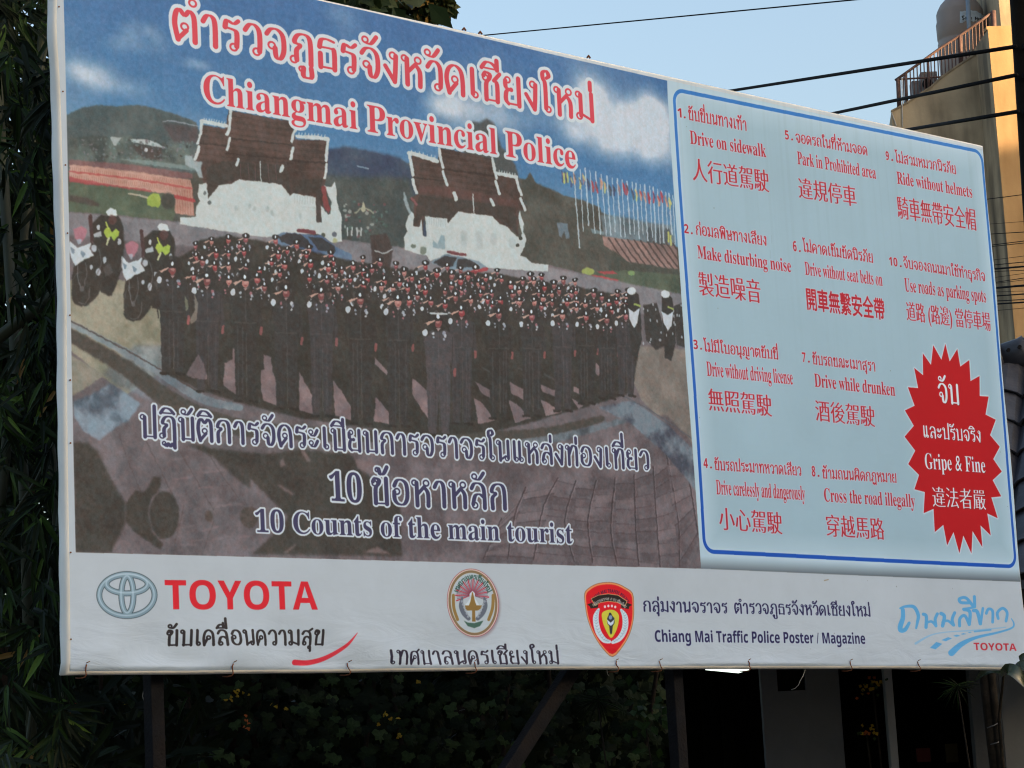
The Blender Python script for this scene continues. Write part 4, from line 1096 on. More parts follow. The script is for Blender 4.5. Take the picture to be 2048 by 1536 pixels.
    for p in ([(775, 1130), (860, 1050), (940, 1075), (850, 1150)], [(930, 1025), (1020, 985), (1075, 1000), (990, 1040)], [(1090, 965), (1140, 950), (1190, 965), (1130, 980)], [(1190, 943), (1230, 930), (1270, 940), (1220, 950)], [(1285, 922), (1320, 913), (1345, 920), (1310, 928)]):
        fill(W_(p), HB, 1, .4)
    letters('sans', 'TOYOTA', (1948.7, 1300), (2034, 1301.5), (1948.7, 1285.5), (186, 40, 56))
    # municipal seal
    sc = (946.5, 1205.5)

    def se(rx, ry, n=60):
        p = ell(0, 0, rx, ry, n=n); return [(sc[0] + u + v * .045, sc[1] + v + u * .03) for u, v in p]
    fill([(x + 3, y + 3) for x, y in se(52, 68)], (120, 96, 104), .6, 3)
    fill(se(52, 68), (150, 72, 72)); fill(se(51, 67), (206, 186, 180)); fill(se(49, 65), (128, 106, 76)); fill(se(44.5, 60), (180, 190, 186))
    fill(se(43.5, 59), (172, 184, 188))
    S_ = frame_of(880, 1130, 9.907)
    for k in range(36):
        a_ = math.radians(-20 + k * 220 / 35 + 180)
        L_ = 31 if k % 3 else 33
        x1_, y1_ = 945 + L_ * math.cos(a_), 1190 + L_ * .98 * math.sin(a_)
        wd = 2.6 if k % 3 == 0 else 1.0
        line([(945 + 6 * math.cos(a_), 1190 + 6 * math.sin(a_)), (x1_, y1_)], [.8, wd], (176, 44, 60) if k % 3 == 0 else (96, 50, 70), 1, .3, sm=False)
    fill(S_([(600, 560), (650, 510), (700, 560), (690, 640), (790, 800), (500, 800), (620, 640)]), (196, 206, 208), 1, .4)
    gd = (132, 104, 54)
    fill(S_([(640, 540), (658, 540), (700, 720), (730, 800), (840, 800), (830, 850), (760, 900), (540, 900), (500, 850), (500, 800), (580, 800), (610, 720)]), gd, 1, .4)
    fill(S_([(645, 880), (700, 880), (715, 1120), (645, 1120)]), gd, 1, .4)
    for sx in (-1, 1):
        line(S_([(665 + sx * 220, 650), (665 + sx * 240, 800), (665 + sx * 190, 950), (665 + sx * 90, 1060)]), [4, 9, 9, 8], (92, 100, 112), 1, .5)
        for k in range(6):
            oval(*S_([(665 + sx * (225 - k * 25), 720 + k * 60)])[0], 2.6, 2.6, (150, 160, 168), .8, .4)
        line(S_([(665 + sx * 395, 600), (665 + sx * 385, 850), (665 + sx * 310, 1080)]), 6, (140, 112, 60), 1, .4)
    fill(S_([(480, 1100), (560, 1140), (690, 1150), (870, 1100), (800, 1210), (690, 1250), (560, 1210)]), (60, 94, 82), 1, .5)
    arc('thai', 'เทศบาลนครเชียงใหม่', (946, 1203), 32.5, 45, 203, 337, 8, (42, 84, 74))
    # traffic police shield
    H_ = frame_of(1150, 1150, 9.035)
    out = [(170, 340), (240, 240), (380, 160), (560, 128), (740, 145), (900, 220), (1040, 330), (1065, 560), (1060, 800), (1000, 1060), (880, 1290), (700, 1480), (520, 1330), (350, 1080), (240, 820), (190, 580)]
    fill(H_(smooth(out, True, 3)), (120, 84, 60)); cxs, cys = 640, 720
    sc_ = lambda k: [(cxs + (x - cxs) * k, cys + (y - cys) * k) for x, y in out]
    fill(H_(smooth(sc_(.985), True, 3)), (214, 134, 84)); fill(H_(smooth(sc_(.93), True, 3)), (206, 16, 34))
    arc('sans', 'CHIANG MAI TRAFFIC POLICE', (1219, 1234), 42, 49, 214, 326, 6.5, (60, 20, 60))
    for sx, x0_ in ((-1, 225), (1, 1030)):
        fill(H_([(x0_, 530 + (10 if sx > 0 else 0)), (x0_ - sx * 75, 505), (x0_ - sx * 200, 530), (x0_ - sx * 190, 590), (x0_ - sx * 60, 605 + (10 if sx > 0 else 0)), (x0_ - sx * 50, 570)]), (30, 26, 24))
    fill(H_([(290, 425), (420, 360), (600, 335), (780, 360), (945, 470), (910, 570), (760, 500), (600, 480), (460, 505), (365, 560)]), (196, 160, 104))
    fill(H_([(302, 430), (425, 370), (600, 347), (775, 372), (930, 475), (900, 555), (765, 487), (600, 467), (455, 492), (372, 542)]), (28, 24, 24))
    arc('thai', 'กลุ่มงานจราจร ภ.จว.เชียงใหม่', (1217, 1250), 44, 50, 228, 318, 4.5, (176, 178, 172))
    for x, y in ((543, 573), (605, 560), (668, 560), (728, 577)): oval(*H_([(x, y)])[0], 2.3, 2.8, (222, 196, 196))
    fill(H_(smooth([(490, 690), (560, 640), (640, 625), (720, 640), (785, 700), (800, 780), (780, 920), (740, 1040), (670, 1140), (600, 1060), (530, 920), (495, 800)], True, 3)), (196, 190, 62), 1, .2)
    fill(H_([(620, 680), (650, 680), (680, 740), (715, 780), (720, 870), (690, 920), (680, 1050), (660, 1080), (640, 1040), (625, 920), (590, 880), (585, 780), (610, 730)]), (44, 48, 56), 1, .4)
    fill(H_([(580, 800), (650, 860), (715, 800), (700, 880), (655, 920), (600, 880)]), (190, 204, 214), 1, .4); oval(*H_([(645, 765)])[0], 3.5, 4.5, (120, 140, 170), 1, .4)
    for pts, sg in (([(430, 620), (385, 740), (390, 880), (440, 1040), (540, 1170), (640, 1205)], -1), ([(835, 630), (900, 740), (915, 880), (890, 1020), (810, 1150), (700, 1215)], 1)):
        line(H_(pts), [5, 11, 12, 12, 11, 7], (196, 210, 216), 1, .4)
        sp = smooth(pts)
        for k in range(2, len(sp) - 2, 2):
            x, y = sp[k]
            line(H_([(x, y), (x + 38, y - 34)]), [2, .8], (140, 170, 186), .8, .4, sm=False); line(H_([(x, y), (x - 38, y - 30)]), [2, .8], (150, 178, 192), .8, .4, sm=False)
    # dust runs from the top hem, faint weathering over everything
    st = fbm(TH, TW, 260, 51, 3); runs = np.clip((st[40:41] - .52) * 5, 0, 1) * np.clip(1 - yy / .55, 0, 1) * (.5 + fbm(TH, TW, 30, 52, 3))
    g *= (1 - .022 * runs[..., None]); g *= (1 - .05 * (fbm(TH, TW, 14, 53, 5) - .5))[..., None]
    # specks and drip marks on the sheet
    for _ in range(60):
        x, y = rs.uniform(150, 2030), rs.uniform(60, 1320)
        oval(x, y, rs.uniform(.5, 1.1), rs.uniform(.5, 1.6), (96, 98, 96), .5, .3)
    for k in range(3): line([(1545 - k * 3, 470 + k * 30), (1545 - k * 3, 486 + k * 30)], 1, (120, 140, 150), .3, .5, sm=False)
    line([(1650, 1161), (1658, 1159)], 2, (140, 120, 96), .8, .5, sm=False)
    np.clip(g, 0, 1, out=g)


def arc(kind, s, c, rx, ry, a0, a1, h, col):
    """small writing bent along an arc (degrees clockwise from +x, y down)"""
    if kind == 'thai':
        cs, wd = thai(s, .2, .15); cs = [orient(k) for k in cs if not isinstance(k, tuple)]; ch = 1.0
    else:
        cs = outlines(bold_sans(s)); ch = CAPH['sans']
    xs = np.concatenate([k[:, 0] for k in cs]); lo, hi = xs.min(), xs.max()
    res = []
    for k in cs:
        a = np.radians(a0 + (a1 - a0) * (k[:, 0] - lo) / (hi - lo))
        e = k[:, 1] / ch * h
        res.append(np.stack([c[0] + (rx + e * .9) * np.cos(a), c[1] + (ry + e) * np.sin(a)], 1))
    q = [px2cv(k) for k in res]
    r = cover([orient(k) for k in q] if kind == 'thai' else q, keep=(kind != 'thai'), ss=4)
    if r: blend(r[0], r[1], np.clip(r[2] * 1.2, 0, 1), col, .95)


paint()
# ------------------------------------------------------------------ materials
M = {}
M['steel'] = mat('painted_steel', (.005, .0055, .008), .7, .10, .3, 14, .25, 60, 0, (.012, .009, .008), 5, samt=.6)
M['rust'] = mat('rusty_wire', (.16, .06, .03), .8, .2, .4, 40)
M['black'] = mat('black_rubber', (.006, .005, .006), .85, .12, .2, 8)
M['concrete'] = mat('shade_dark_concrete', (.010, .007, .005), .95, .08, .3, 4, .3, 30)  # concrete, with its backlit shade put into a near-black colour
M['wallA'] = mat('weathered_render', (.41, .32, .21), .9, .1, .22, .9, .25, 14, 0, (.12, .10, .075), 1.1, samt=.85, streak=5)
M['wallB'] = mat('ochre_render', (.36, .235, .12), .9, .15, .10, .9, .2, 12, 0, (.22, .13, .06), 1.1, samt=.55, streak=4)
M['tank'] = mat('tank_plastic', (.25, .205, .18), .6, .4, .08, 2)
M['rail'] = mat('rusty_rail', (.10, .058, .050), .7, .3, .35, 5)
M['pipe'] = mat('pale_pipe', (.15, .20, .26), .5, .4, .1, 3)
M['grey'] = mat('grey_metal', (.16, .16, .165), .6, .4, .3, 6)
M['yellow'] = mat('yellow_metal', (.55, .42, .12), .5, .4, .2, 5)
M['label'] = mat('tank_label', (.42, .50, .56), .6, .3, .25, 4)
M['ink'] = mat('label_ink', (.03, .03, .035), .8, .2, .2, 5)
M['tile'] = mat('glazed_slate_tile', (.042, .042, .052), .45, .5, .35, 6, .2, 25)
M['tile_joint'] = mat('tile_mortar', (.012, .012, .014), .9, .1, .3, 10)
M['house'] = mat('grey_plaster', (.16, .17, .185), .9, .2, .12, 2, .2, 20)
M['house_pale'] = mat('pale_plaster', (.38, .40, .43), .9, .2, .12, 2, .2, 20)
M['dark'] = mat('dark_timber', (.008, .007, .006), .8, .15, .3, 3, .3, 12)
M['ground'] = mat('dusty_ground', (.16, .145, .125), .95, .1, .3, .6, .3, 12)
M['asphalt'] = mat('asphalt', (.05, .05, .052), .9, .2, .2, 3, .4, 60)
M['bark'] = mat('dark_bark', (.022, .018, .014), .95, .1, .4, 8, .6, 24)
M['culm'] = mat('bamboo_culm', (.03, .035, .018), .6, .3, .3, 5)
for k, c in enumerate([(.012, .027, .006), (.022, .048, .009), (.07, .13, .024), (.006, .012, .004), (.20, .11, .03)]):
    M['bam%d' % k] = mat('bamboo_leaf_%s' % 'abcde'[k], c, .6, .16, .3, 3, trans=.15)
for k, c in enumerate([(.016, .027, .009), (.040, .066, .024), (.008, .014, .006), (.34, .22, .02), (.36, .09, .02)]):  # the yellow and orange ones carry sun glimpses and flowers
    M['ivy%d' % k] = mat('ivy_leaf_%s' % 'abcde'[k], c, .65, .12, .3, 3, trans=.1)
for k, c in enumerate([(.03, .05, .018), (.06, .07, .02), (.22, .13, .03)]):
    M['cr%d' % k] = mat('crown_leaf_%s' % 'abc'[k], c, .6, .3, .35, 3, trans=.25)
M['gloss'] = mat('glossy_leaf', (.016, .030, .012), .22, .6, .3, 12)
M['tie'] = mat('tie_band', (.10, .10, .10), .6, .3, .2, 10)
M['vinyl'] = mat('vinyl_hem', (.80, .80, .78), .55, .3, .05, 3, .15, 8, 0, (.50, .48, .43), 2.0, samt=.35)
M['string'] = mat('frayed_string', (.45, .43, .40), .8, .2, .2, 10)
M['notice_r'] = mat('red_notice', (.10, .02, .018), .7, .2, .2, 6)
M['notice_y'] = mat('ochre_notice', (.08, .06, .025), .7, .2, .2, 6)

m = bpy.data.materials.new('printed_vinyl')
m.use_nodes = True
t = m.node_tree
img = bpy.data.images.new('sheet_print', TW, TH, alpha=False)
buf = np.ones((TH, TW, 4), np.float32); buf[..., :3] = CV[::-1]
img.pixels.foreach_set(buf.ravel()); img.update(); img.pack()
del buf
GAIN = (1.06, 1.185, 1.46)
p = t.nodes['Principled BSDF']
ti = t.nodes.new('ShaderNodeTexImage'); ti.image = img; ti.extension = 'EXTEND'; ti.interpolation = 'Cubic'
vm = t.nodes.new('ShaderNodeVectorMath'); vm.operation = 'MULTIPLY'; vm.inputs[1].default_value = GAIN
t.links.new(ti.outputs[0], vm.inputs[0]); t.links.new(vm.outputs[0], p.inputs['Base Color'])
p.inputs['Roughness'].default_value = .55; p.inputs['Specular IOR Level'].default_value = .22
tcn = t.nodes.new('ShaderNodeTexCoord')
nz = t.nodes.new('ShaderNodeTexNoise'); nz.inputs['Scale'].default_value = 1.6; nz.inputs['Detail'].default_value = 3
t.links.new(tcn.outputs['Object'], nz.inputs['Vector'])
bmp = t.nodes.new('ShaderNodeBump'); bmp.inputs['Strength'].default_value = .25; bmp.inputs['Distance'].default_value = .04
n5 = t.nodes.new('ShaderNodeTexNoise'); n5.inputs['Scale'].default_value = 4.5; n5.inputs['Detail'].default_value = 4; n5.inputs['Distortion'].default_value = 1.2
mpn = t.nodes.new('ShaderNodeMapping'); mpn.inputs['Rotation'].default_value = (0.5, 0, .7); mpn.inputs['Scale'].default_value = (.7, .7, 2.2)
t.links.new(tcn.outputs['Object'], mpn.inputs[0]); t.links.new(mpn.outputs[0], n5.inputs['Vector'])
sx_ = t.nodes.new('ShaderNodeSeparateXYZ'); t.links.new(tcn.outputs['Object'], sx_.inputs[0])
mz = t.nodes.new('ShaderNodeMapRange'); mz.inputs[1].default_value = BO.z + .42; mz.inputs[2].default_value = BO.z + .02; mz.inputs[3].default_value = .10; mz.inputs[4].default_value = 1.1
t.links.new(sx_.outputs[2], mz.inputs[0])
ml = t.nodes.new('ShaderNodeMath'); ml.operation = 'MULTIPLY_ADD'
t.links.new(n5.outputs['Fac'], ml.inputs[0]); t.links.new(mz.outputs[0], ml.inputs[1]); t.links.new(nz.outputs['Fac'], ml.inputs[2])
t.links.new(ml.outputs[0], bmp.inputs['Height']); t.links.new(bmp.outputs[0], p.inputs['Normal'])
M['print'] = m

# ------------------------------------------------------------------ ground
gm = MB(); gm.poly([(-1500, -1500, 0), (1500, -1500, 0), (1500, 1500, 0), (-1500, 1500, 0)])
tag(gm.obj('ground', M['ground']), kind='structure')
rm = MB(); rm.poly([(-60, -9, .004), (60, -9, .004), (60, 6.5, .004), (-60, 6.5, .004)])
tag(rm.obj('road', M['asphalt']), kind='structure')
km = MB(); km.box((0, 6.6, .07), (120, .2, .14))
tag(km.obj('kerb', M['concrete']), kind='structure')


# ------------------------------------------------------------------ hoarding
def wave(u, v):
    """depth of the sheet in front of its frame, and sideways pull of its left hem"""
    d = .006 * math.sin(u * 1.7 + v * .9) + .005 * math.sin(u * .8 - v * 2.1 + 1.3)
    e = max(0, .28 - v)
    if u < 2.4: d += e * .10 * math.sin(u * 7 + v * 9) + e * .04 * math.sin(u * 17 - v * 14)
    else: d += e * .03 * math.sin(u * 5)
    ed = min(u, BW - u, v, BH - v)
    d *= min(1, max(ed, 0) / .12 + .15)
    d += .012 * math.exp(-((v - .035) / .02) ** 2) * math.sin(u * 3) * .5
    a = max(0, 1 - u / .3)
    s_ = -.014 * math.exp(-((v - 3.14) / .20) ** 2) * a + .003 * math.sin(v * 4.2) * a
    s_ += float(np.interp(v, [0, .62, 1.1, 1.8, 2.1, 2.6, 3.3, 3.6], [-.004, .005, .014, .019, .017, .016, .008, .0])) * max(0, 1 - u / .25)
    b_ = max(0, 1 - (BW - u) / .3)
    s_ += .006 * math.sin(v * 5 + 1) * b_
    z = 0
    if v < .3: z = float(np.interp(u, [0, 1.5, 2.9, 4.2, 6.0, BW], [.012, .020, .033, .036, .034, .020])) * (1 - v / .3)
    if v < .034: d -= .020 * ((.034 - v) / .034) ** 2
    return d, s_, z


def bp(u, v, d=0.0):
    w_, s_, z = wave(u, v)
    return BO + BU * (u + s_) + UP * (v + z) + BN * (w_ + d)


hoard = empty('hoarding', (BO.x + BU.x * BW / 2, BO.y + BU.y * BW / 2, 0),
              'large printed hoarding with a parade photograph, ten traffic rules and a sponsors strip', 'hoarding')


def sheet(name, u0, u1, v0, v1):
    nu = max(2, int((u1 - u0) / .06)); nv = max(2, int((v1 - v0) / .06))
    rows_ = [v0 + (v1 - v0) * j / nv for j in range(nv + 1)]
    if v0 < .1: rows_ = sorted(rows_ + [.016, .020, .024, .028, .032, .036, .044]); nv = len(rows_) - 1
    vs, fs, uv = [], [], []
    for j in range(nv + 1):
        for i in range(nu + 1):
            u = u0 + (u1 - u0) * i / nu; v = rows_[j]
            vs.append(tuple(bp(u, v))); uv.append(((u + wave(u, v)[1]) / BW, (v + wave(u, v)[2]) / BH))
    for j in range(nv):
        for i in range(nu):
            a = j * (nu + 1) + i
            fs.append((a, a + 1, a + nu + 2, a + nu + 1))
    me = bpy.data.meshes.new(name); me.from_pydata(vs, [], fs)
    l = me.uv_layers.new(name='UVMap')
    idx = np.zeros(len(me.loops), np.int32); me.loops.foreach_get('vertex_index', idx)
    l.data.foreach_set('uv', np.array(uv, np.float32)[idx].ravel())
    me.polygons.foreach_set('use_smooth', [True] * len(fs))
    return link(name, me, hoard, M['print'])


US, VS = 4.248, BH * (1 - 1332 / 1600)
tag(sheet('photograph_print', .012, US, VS, BH - .012), 'wide colour print of a police parade before two gate pavilions')
tag(sheet('rules_print', US, BW - .012, VS, BH - .012), 'pale blue print with ten numbered red rules and a red star')
tag(sheet('sponsors_print', .012, BW - .012, .012, VS), 'white strip with emblems and lettering along the foot')

# hem wrapped round the frame
hm = MB()
ring_uv = []
N1, N2 = 120, 60
for i in range(N1): ring_uv.append((BW * i / N1, 0, 0, -1))
for i in range(N2): ring_uv.append((BW, BH * i / N2, 1, 0))
for i in range(N1): ring_uv.append((BW * (1 - i / N1), BH, 0, 1))
for i in range(N2): ring_uv.append((0, BH * (1 - i / N2), -1, 0))
prof = [(0, 0), (.006, -.003), (.012, -.010), (.015, -.022), (.014, -.06), (.010, -.075), (-.06, -.078)]
n = len(ring_uv)
rs_ = random.Random(5)
for k, (u, v, ou, ov) in enumerate(ring_uv):
    uu = min(max(u, .012), BW - .012); vv = min(max(v, .012), BH - .012)
    jig = .004 * math.sin(k * 1.3) + .003 * math.sin(k * .37)
    cu = 1 if (u in (0, BW)) else 0
    for (o_, d_) in prof:
        du, dv = ou * (o_ - 0.0), ov * (o_ - 0.0)
        if (u == 0 or u == BW) and (v == 0 or v == BH):
            du = (1 if u else -1) * o_; dv = (1 if v else -1) * o_
        hm.v.append(bp(uu, vv) + BU * du + UP * dv + BN * (d_ + (jig if d_ < -.01 else 0)))
q = len(prof)
for k in range(n):
    k2 = (k + 1) % n
    for j in range(q - 1):
        hm.f.append([k * q + j, k * q + j + 1, k2 * q + j + 1, k2 * q + j]); hm.m.append(0)
hm.obj('hem', M['vinyl'], hoard, smooth=True)


def bw(u, v, d):
    return BO + BU * u + UP * v + BN * d


AX = (BU, BN, UP)
for name, u0, v0, u1, v1 in [('frame_tube', .05, .09, BW - .05, .09), ('frame_tube', .05, BH - .06, BW - .05, BH - .06), ('frame_tube', .05, 1.2, BW - .05, 1.2), ('frame_tube', .05, 2.4, BW - .05, 2.4)]:
    mb = MB(); mb.box(bw((u0 + u1) / 2, v0, -.045), (u1 - u0, .045, .045), AX); mb.obj(name, M['steel'], hoard, bevel=.004)
for u in [.06, 1.25, 2.45, 3.65, 4.85, 6.05, BW - .06]:
    mb = MB(); mb.box(bw(u, BH / 2 + .02, -.095), (.045, .045, BH - .14), AX); mb.obj('frame_tube', M['steel'], hoard, bevel=.004)


def post(px0, d, wdt, top=None):
    """square post: px0 = where it leaves the foot of the sheet in the photograph"""
    p = on_plane(px0, 1345, BO + BN * d, BN)
    mb = MB(); h = 5.6
    mb.box((p.x, p.y, h / 2), (wdt, wdt, h), AX)
    return mb.obj('post', M['steel'], hoard, bevel=.006)


post(306, -.17, .075); post(1347, -.17, .078)

a = on_plane(1140, 1345, BO + BN * -.22, BN); b_ = on_plane(1018, 1536, BO + BN * -.22, BN)
d_ = (b_ - a).normalized(); foot = b_ + d_ * ((b_.z) / -d_.z * .98)
top_ = a - d_ * 2.0
ax1 = d_.cross(BN).normalized()
mb = MB(); mb.box((foot + top_) / 2, ((foot - top_).length, .07, .085), (d_, BN, ax1)); mb.obj('brace', M['steel'], hoard, bevel=.006)

# tie wires along the foot, nail heads up the left hem
for px in (168, 462, 697, 949, 1234, 1320, 1497, 1701, 1838):
    c = px2cv([(px, 1340)])[0]; u = c[0] / TW * BW
    j = random.Random(px)
    pts = [bp(u + j.uniform(-.006, .006), .044, .005), bp(u + j.uniform(-.005, .005), .028, .007), bp(u + .002, .014, .012)]
    zq = wave(u, .012)[2]
    pts += [BO + BU * (u + s_) + UP * (z_ + zq) + BN * dd for s_, z_, dd in ((.003, -.004, .014), (.0, -.016, .006), (-.002, -.018, -.03), (-.002, -.014, -.07))]
    mb = MB(); mb.tube(pts, .0032, 6); mb.obj('tie_wire', M['rust'], hoard, smooth=True)
    mb = MB(); mb.tube([bp(u, .05, .006), bp(u + .012, .058, .016)], .0022, 5); mb.obj('tie_wire', M['rust'], hoard, smooth=True)
for py in (14, 183, 330, 466, 630, 760, 886, 1105, 1281):
    xl = float(np.interp(py, [0, 290, 525, 663, 925, 1105, 1350], [116, 124, 129, 133, 137, 138, 141]))
    c = px2cv([(xl, py)])[0]
    mb = MB(); o_ = bp(c[0] / TW * BW, (1 - c[1] / TH) * BH, .003)
    mb.tube([o_, o_ + BN * .003], .0042, 8); mb.obj('nail', M['rust'], hoard)
for px in (934, 966, 1180):
    c = px2cv([(px, 80)])[0]; u = c[0] / TW * BW
    mb = MB(); mb.tube([bw(u - .012, BH + .010, -.02), bw(u, BH + .024, -.02), bw(u + .012, BH + .010, -.02)], .006, 6); mb.obj('clip', M['rust'], hoard, smooth=True)

# loose strings below the hoarding
def string_(pts, label, Y, r=.0018):
    mb = MB(); mb.tube([at(x, y, Y + k * .01) for k, (x, y) in enumerate(pts)], r, 5)
    o = mb.obj('string', M['string'], smooth=True); tag(o, label, 'string'); return o


string_([(1611, 1338), (1606, 1352), (1600, 1362), (1597, 1370), (1590, 1377), (1583, 1379)], 'pale frayed string hanging under the hoarding before the small dark window', 14.9)
string_([(288, 1378), (285, 1392), (289, 1406), (297, 1418), (293, 1426), (290, 1432)], 'pale curled string dangling beside the left steel post of the hoarding', 12.2)
string_([(1214, 1340), (1215, 1348), (1218, 1352)], 'short pale string stub under the hoarding foot near the shield emblem', 13.9)


# ------------------------------------------------------------------ foliage
def frame_m(pos, d, nrm, L, W):
    d = d.normalized(); x = d.cross(nrm)
    if x.length < 1e-4: x = d.orthogonal()
    x.normalize(); z = x.cross(d)
    return Matrix(((x.x * W, d.x * L, z.x * L, pos.x), (x.y * W, d.y * L, z.y * L, pos.y), (x.z * W, d.z * L, z.z * L, pos.z), (0, 0, 0, 1)))


def shape_lance(curve):
    v = [(0, 0, 0)]
    for k, (y, w_) in enumerate(((.12, .38), (.35, .5), (.65, .36))):
        z = -curve * y * y
        v += [(-w_, y, z + .02), (0, y, z), (w_, y, z + .02)]
    v.append((0, 1, -curve))
    f = [(0, 3, 2), (0, 2, 1)]
    f = [(0, 2, 1), (0, 3, 2)]
    for k in range(2):
        a = 1 + k * 3
        f += [(a, a + 1, a + 4, a + 3), (a + 1, a + 2, a + 5, a + 4)]
    f += [(7, 8, 10), (8, 9, 10)]
    return v, f


def shape_ivy():
    o = [(0, 0, 0), (-.35, -.12, .02), (-.62, .15, -.04), (-.42, .42, .02), (-.38, .72, -.04), (-.12, .70, .02), (0, 1, -.08), (.12, .70, .02), (.38, .72, -.04), (.42, .42, .02), (.62, .15, -.04), (.35, -.12, .02)]
    return o + [(0, .38, .05)], [(12, i, (i + 1) % 12) for i in range(12)]


def shape_oval():
    return [(0, 0, 0), (-.5, .45, .04), (0, .5, 0), (.5, .45, .04), (0, 1, -.06)], [(0, 2, 1), (0, 3, 2), (1, 2, 4), (2, 3, 4)]


def leaves(specs, shape, mats, parent, n_parts, mass='foliage'):
    """specs: (matrix, material index).  The n_parts first become leaf objects, the rest one mass"""
    v, f = shape
    protos = []
    for k, mt in enumerate(mats):
        me = bpy.data.meshes.new('leaf'); me.from_pydata(v, [], f); me.materials.append(mt); protos.append(me)
    inv = parent.matrix_basis.inverted()
    for mt, k in specs[:n_parts]:
        o = bpy.data.objects.new('leaf', protos[k]); COL.objects.link(o)
        o.parent = parent; o.matrix_parent_inverse = inv; o.matrix_basis = mt
    rest = specs[n_parts:]
    if rest:
        V = np.array([list(p) + [1] for p in v])
        A = np.array([[list(r) for r in mt] for mt, _ in rest])
        P = np.einsum('nij,vj->nvi', A, V)[..., :3].reshape(-1, 3)
        nv = len(v)
        F = [tuple(i + k * nv for i in ff) for k in range(len(rest)) for ff in f]
        me = bpy.data.meshes.new(mass); me.from_pydata(P.tolist(), [], F)
        me.polygons.foreach_set('material_index', np.repeat([k for _, k in rest], len(f)).tolist())
        for mt in mats: me.materials.append(mt)
        o = link(mass, me, parent)
        o['kind'] = 'stuff'


R = random.Random(11)


def rv(a=1.0):
    return Vector((R.uniform(-a, a), R.uniform(-a, a), R.uniform(-a, a)))


BL = [M['bam%d' % k] for k in range(5)]
bam = empty('bamboo', (-3.4, 13.4, 0), 'tall leafy bamboo clump in deep shade beside the left edge of the hoarding', 'bamboo')
near, far = [], []
for k in range(400):
    px = R.uniform(-160, 140); py = R.uniform(-120, 1560); Y = R.uniform(12.0, 14.2)
    if k < 110: px = R.uniform(-10, 132); Y = R.uniform(11.75, 12.5)
    c = at(px, py, Y)
    lean = R.choice((-1, 1)) * R.uniform(.1, .9)
    tw = Vector((lean, R.uniform(-.5, .2), R.uniform(-1.0, -.1))).normalized()
    for j in range(R.randint(5, 9)):
        d = (tw + rv(.75) + Vector((0, 0, -.25))).normalized()
        L = R.uniform(.13, .25); W = L * R.uniform(.10, .145)
        nrm = (Vector((R.uniform(-.5, .5), -1, R.uniform(-.2, 1.0)))).normalized()
        mt = frame_m(c + rv(.03), d, nrm, L, W)
        mi = R.choices(range(5), (4, 2, .7, 10, .12))[0]
        (near if k < 110 else far).append((mt, mi))
R.shuffle(near); R.shuffle(far)
for k in range(5200):   # inner leaves, behind; deep shade put into their darker colours
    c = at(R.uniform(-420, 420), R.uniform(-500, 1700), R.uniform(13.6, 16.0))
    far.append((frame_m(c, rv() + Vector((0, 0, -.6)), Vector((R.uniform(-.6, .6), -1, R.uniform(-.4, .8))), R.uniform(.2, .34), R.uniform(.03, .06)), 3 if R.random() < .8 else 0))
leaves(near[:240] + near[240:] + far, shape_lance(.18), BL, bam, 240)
for k, (x0, y0, x1, y1, Y, r) in enumerate([(-60, 720, 150, 560, 13.0, .035), (60, 1700, -30, -200, 13.3, .03), (-90, 1700, 110, -200, 13.8, .03), (130, 1750, 60, 300, 13.9, .025), (20, 1600, 125, 980, 12.9, .012), (-10, 400, 100, 60, 12.6, .010), (-20, 1100, 120, 860, 12.7, .008)]):
    a = at(x0, y0, Y); b_ = at(x1, y1, Y)
    if y0 > 1590: a = a + (a - b_) * (a.z / max((b_ - a).z, .1)) * .98
    mb = MB(); mb.tube([a, (a + b_) / 2 + Vector((.06, 0, .05)), b_], r, 8); mb.obj('culm', M['culm'], bam, smooth=True)

# creeper-covered thicket behind the foot of the hoarding
IV = [M['ivy%d' % k] for k in range(5)]
th_ = empty('creeper_thicket', (-.6, 17.0, 0), 'dark creeper covered thicket behind the foot of the hoarding', 'shrubbery')
near, far = [], []
for k in range(230):
    px = R.uniform(420, 1330); py = R.uniform(1350, 1545)
    if R.random() < .5: px = R.gauss(760, 190); py = R.gauss(1450, 45)
    Y = R.uniform(16.9, 17.5)
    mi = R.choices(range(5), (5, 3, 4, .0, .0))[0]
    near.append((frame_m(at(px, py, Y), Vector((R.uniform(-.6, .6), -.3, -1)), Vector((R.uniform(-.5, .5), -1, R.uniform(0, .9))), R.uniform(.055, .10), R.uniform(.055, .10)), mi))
for (cx, cy, n_, mi, sx, sy) in ((150, 1425, 10, 4, 8, 22), (165, 1432, 5, 3, 8, 6), (470, 1390, 9, 3, 14, 14), (495, 1450, 7, 4, 8, 18), (250, 1405, 4, 3, 16, 8), (555, 1415, 4, 3, 14, 8), (770, 1430, 6, 3, 20, 22), (830, 1365, 4, 3, 18, 5), (806, 1470, 3, 3, 8, 6), (1150, 1500, 3, 1, 8, 8), (200, 1510, 4, 2, 10, 14)):  # yellow and orange clusters: sunlit glimpses painted as leaf colour
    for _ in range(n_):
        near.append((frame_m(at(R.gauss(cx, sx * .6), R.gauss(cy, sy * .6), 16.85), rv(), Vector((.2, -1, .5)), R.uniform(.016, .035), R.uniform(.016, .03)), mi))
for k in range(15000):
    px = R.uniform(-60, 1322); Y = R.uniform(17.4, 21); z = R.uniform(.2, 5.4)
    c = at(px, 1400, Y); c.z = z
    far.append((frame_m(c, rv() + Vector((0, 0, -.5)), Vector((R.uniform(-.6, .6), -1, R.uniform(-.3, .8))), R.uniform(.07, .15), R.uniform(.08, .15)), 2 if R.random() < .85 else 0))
leaves(near + far, shape_ivy(), IV, th_, 280)
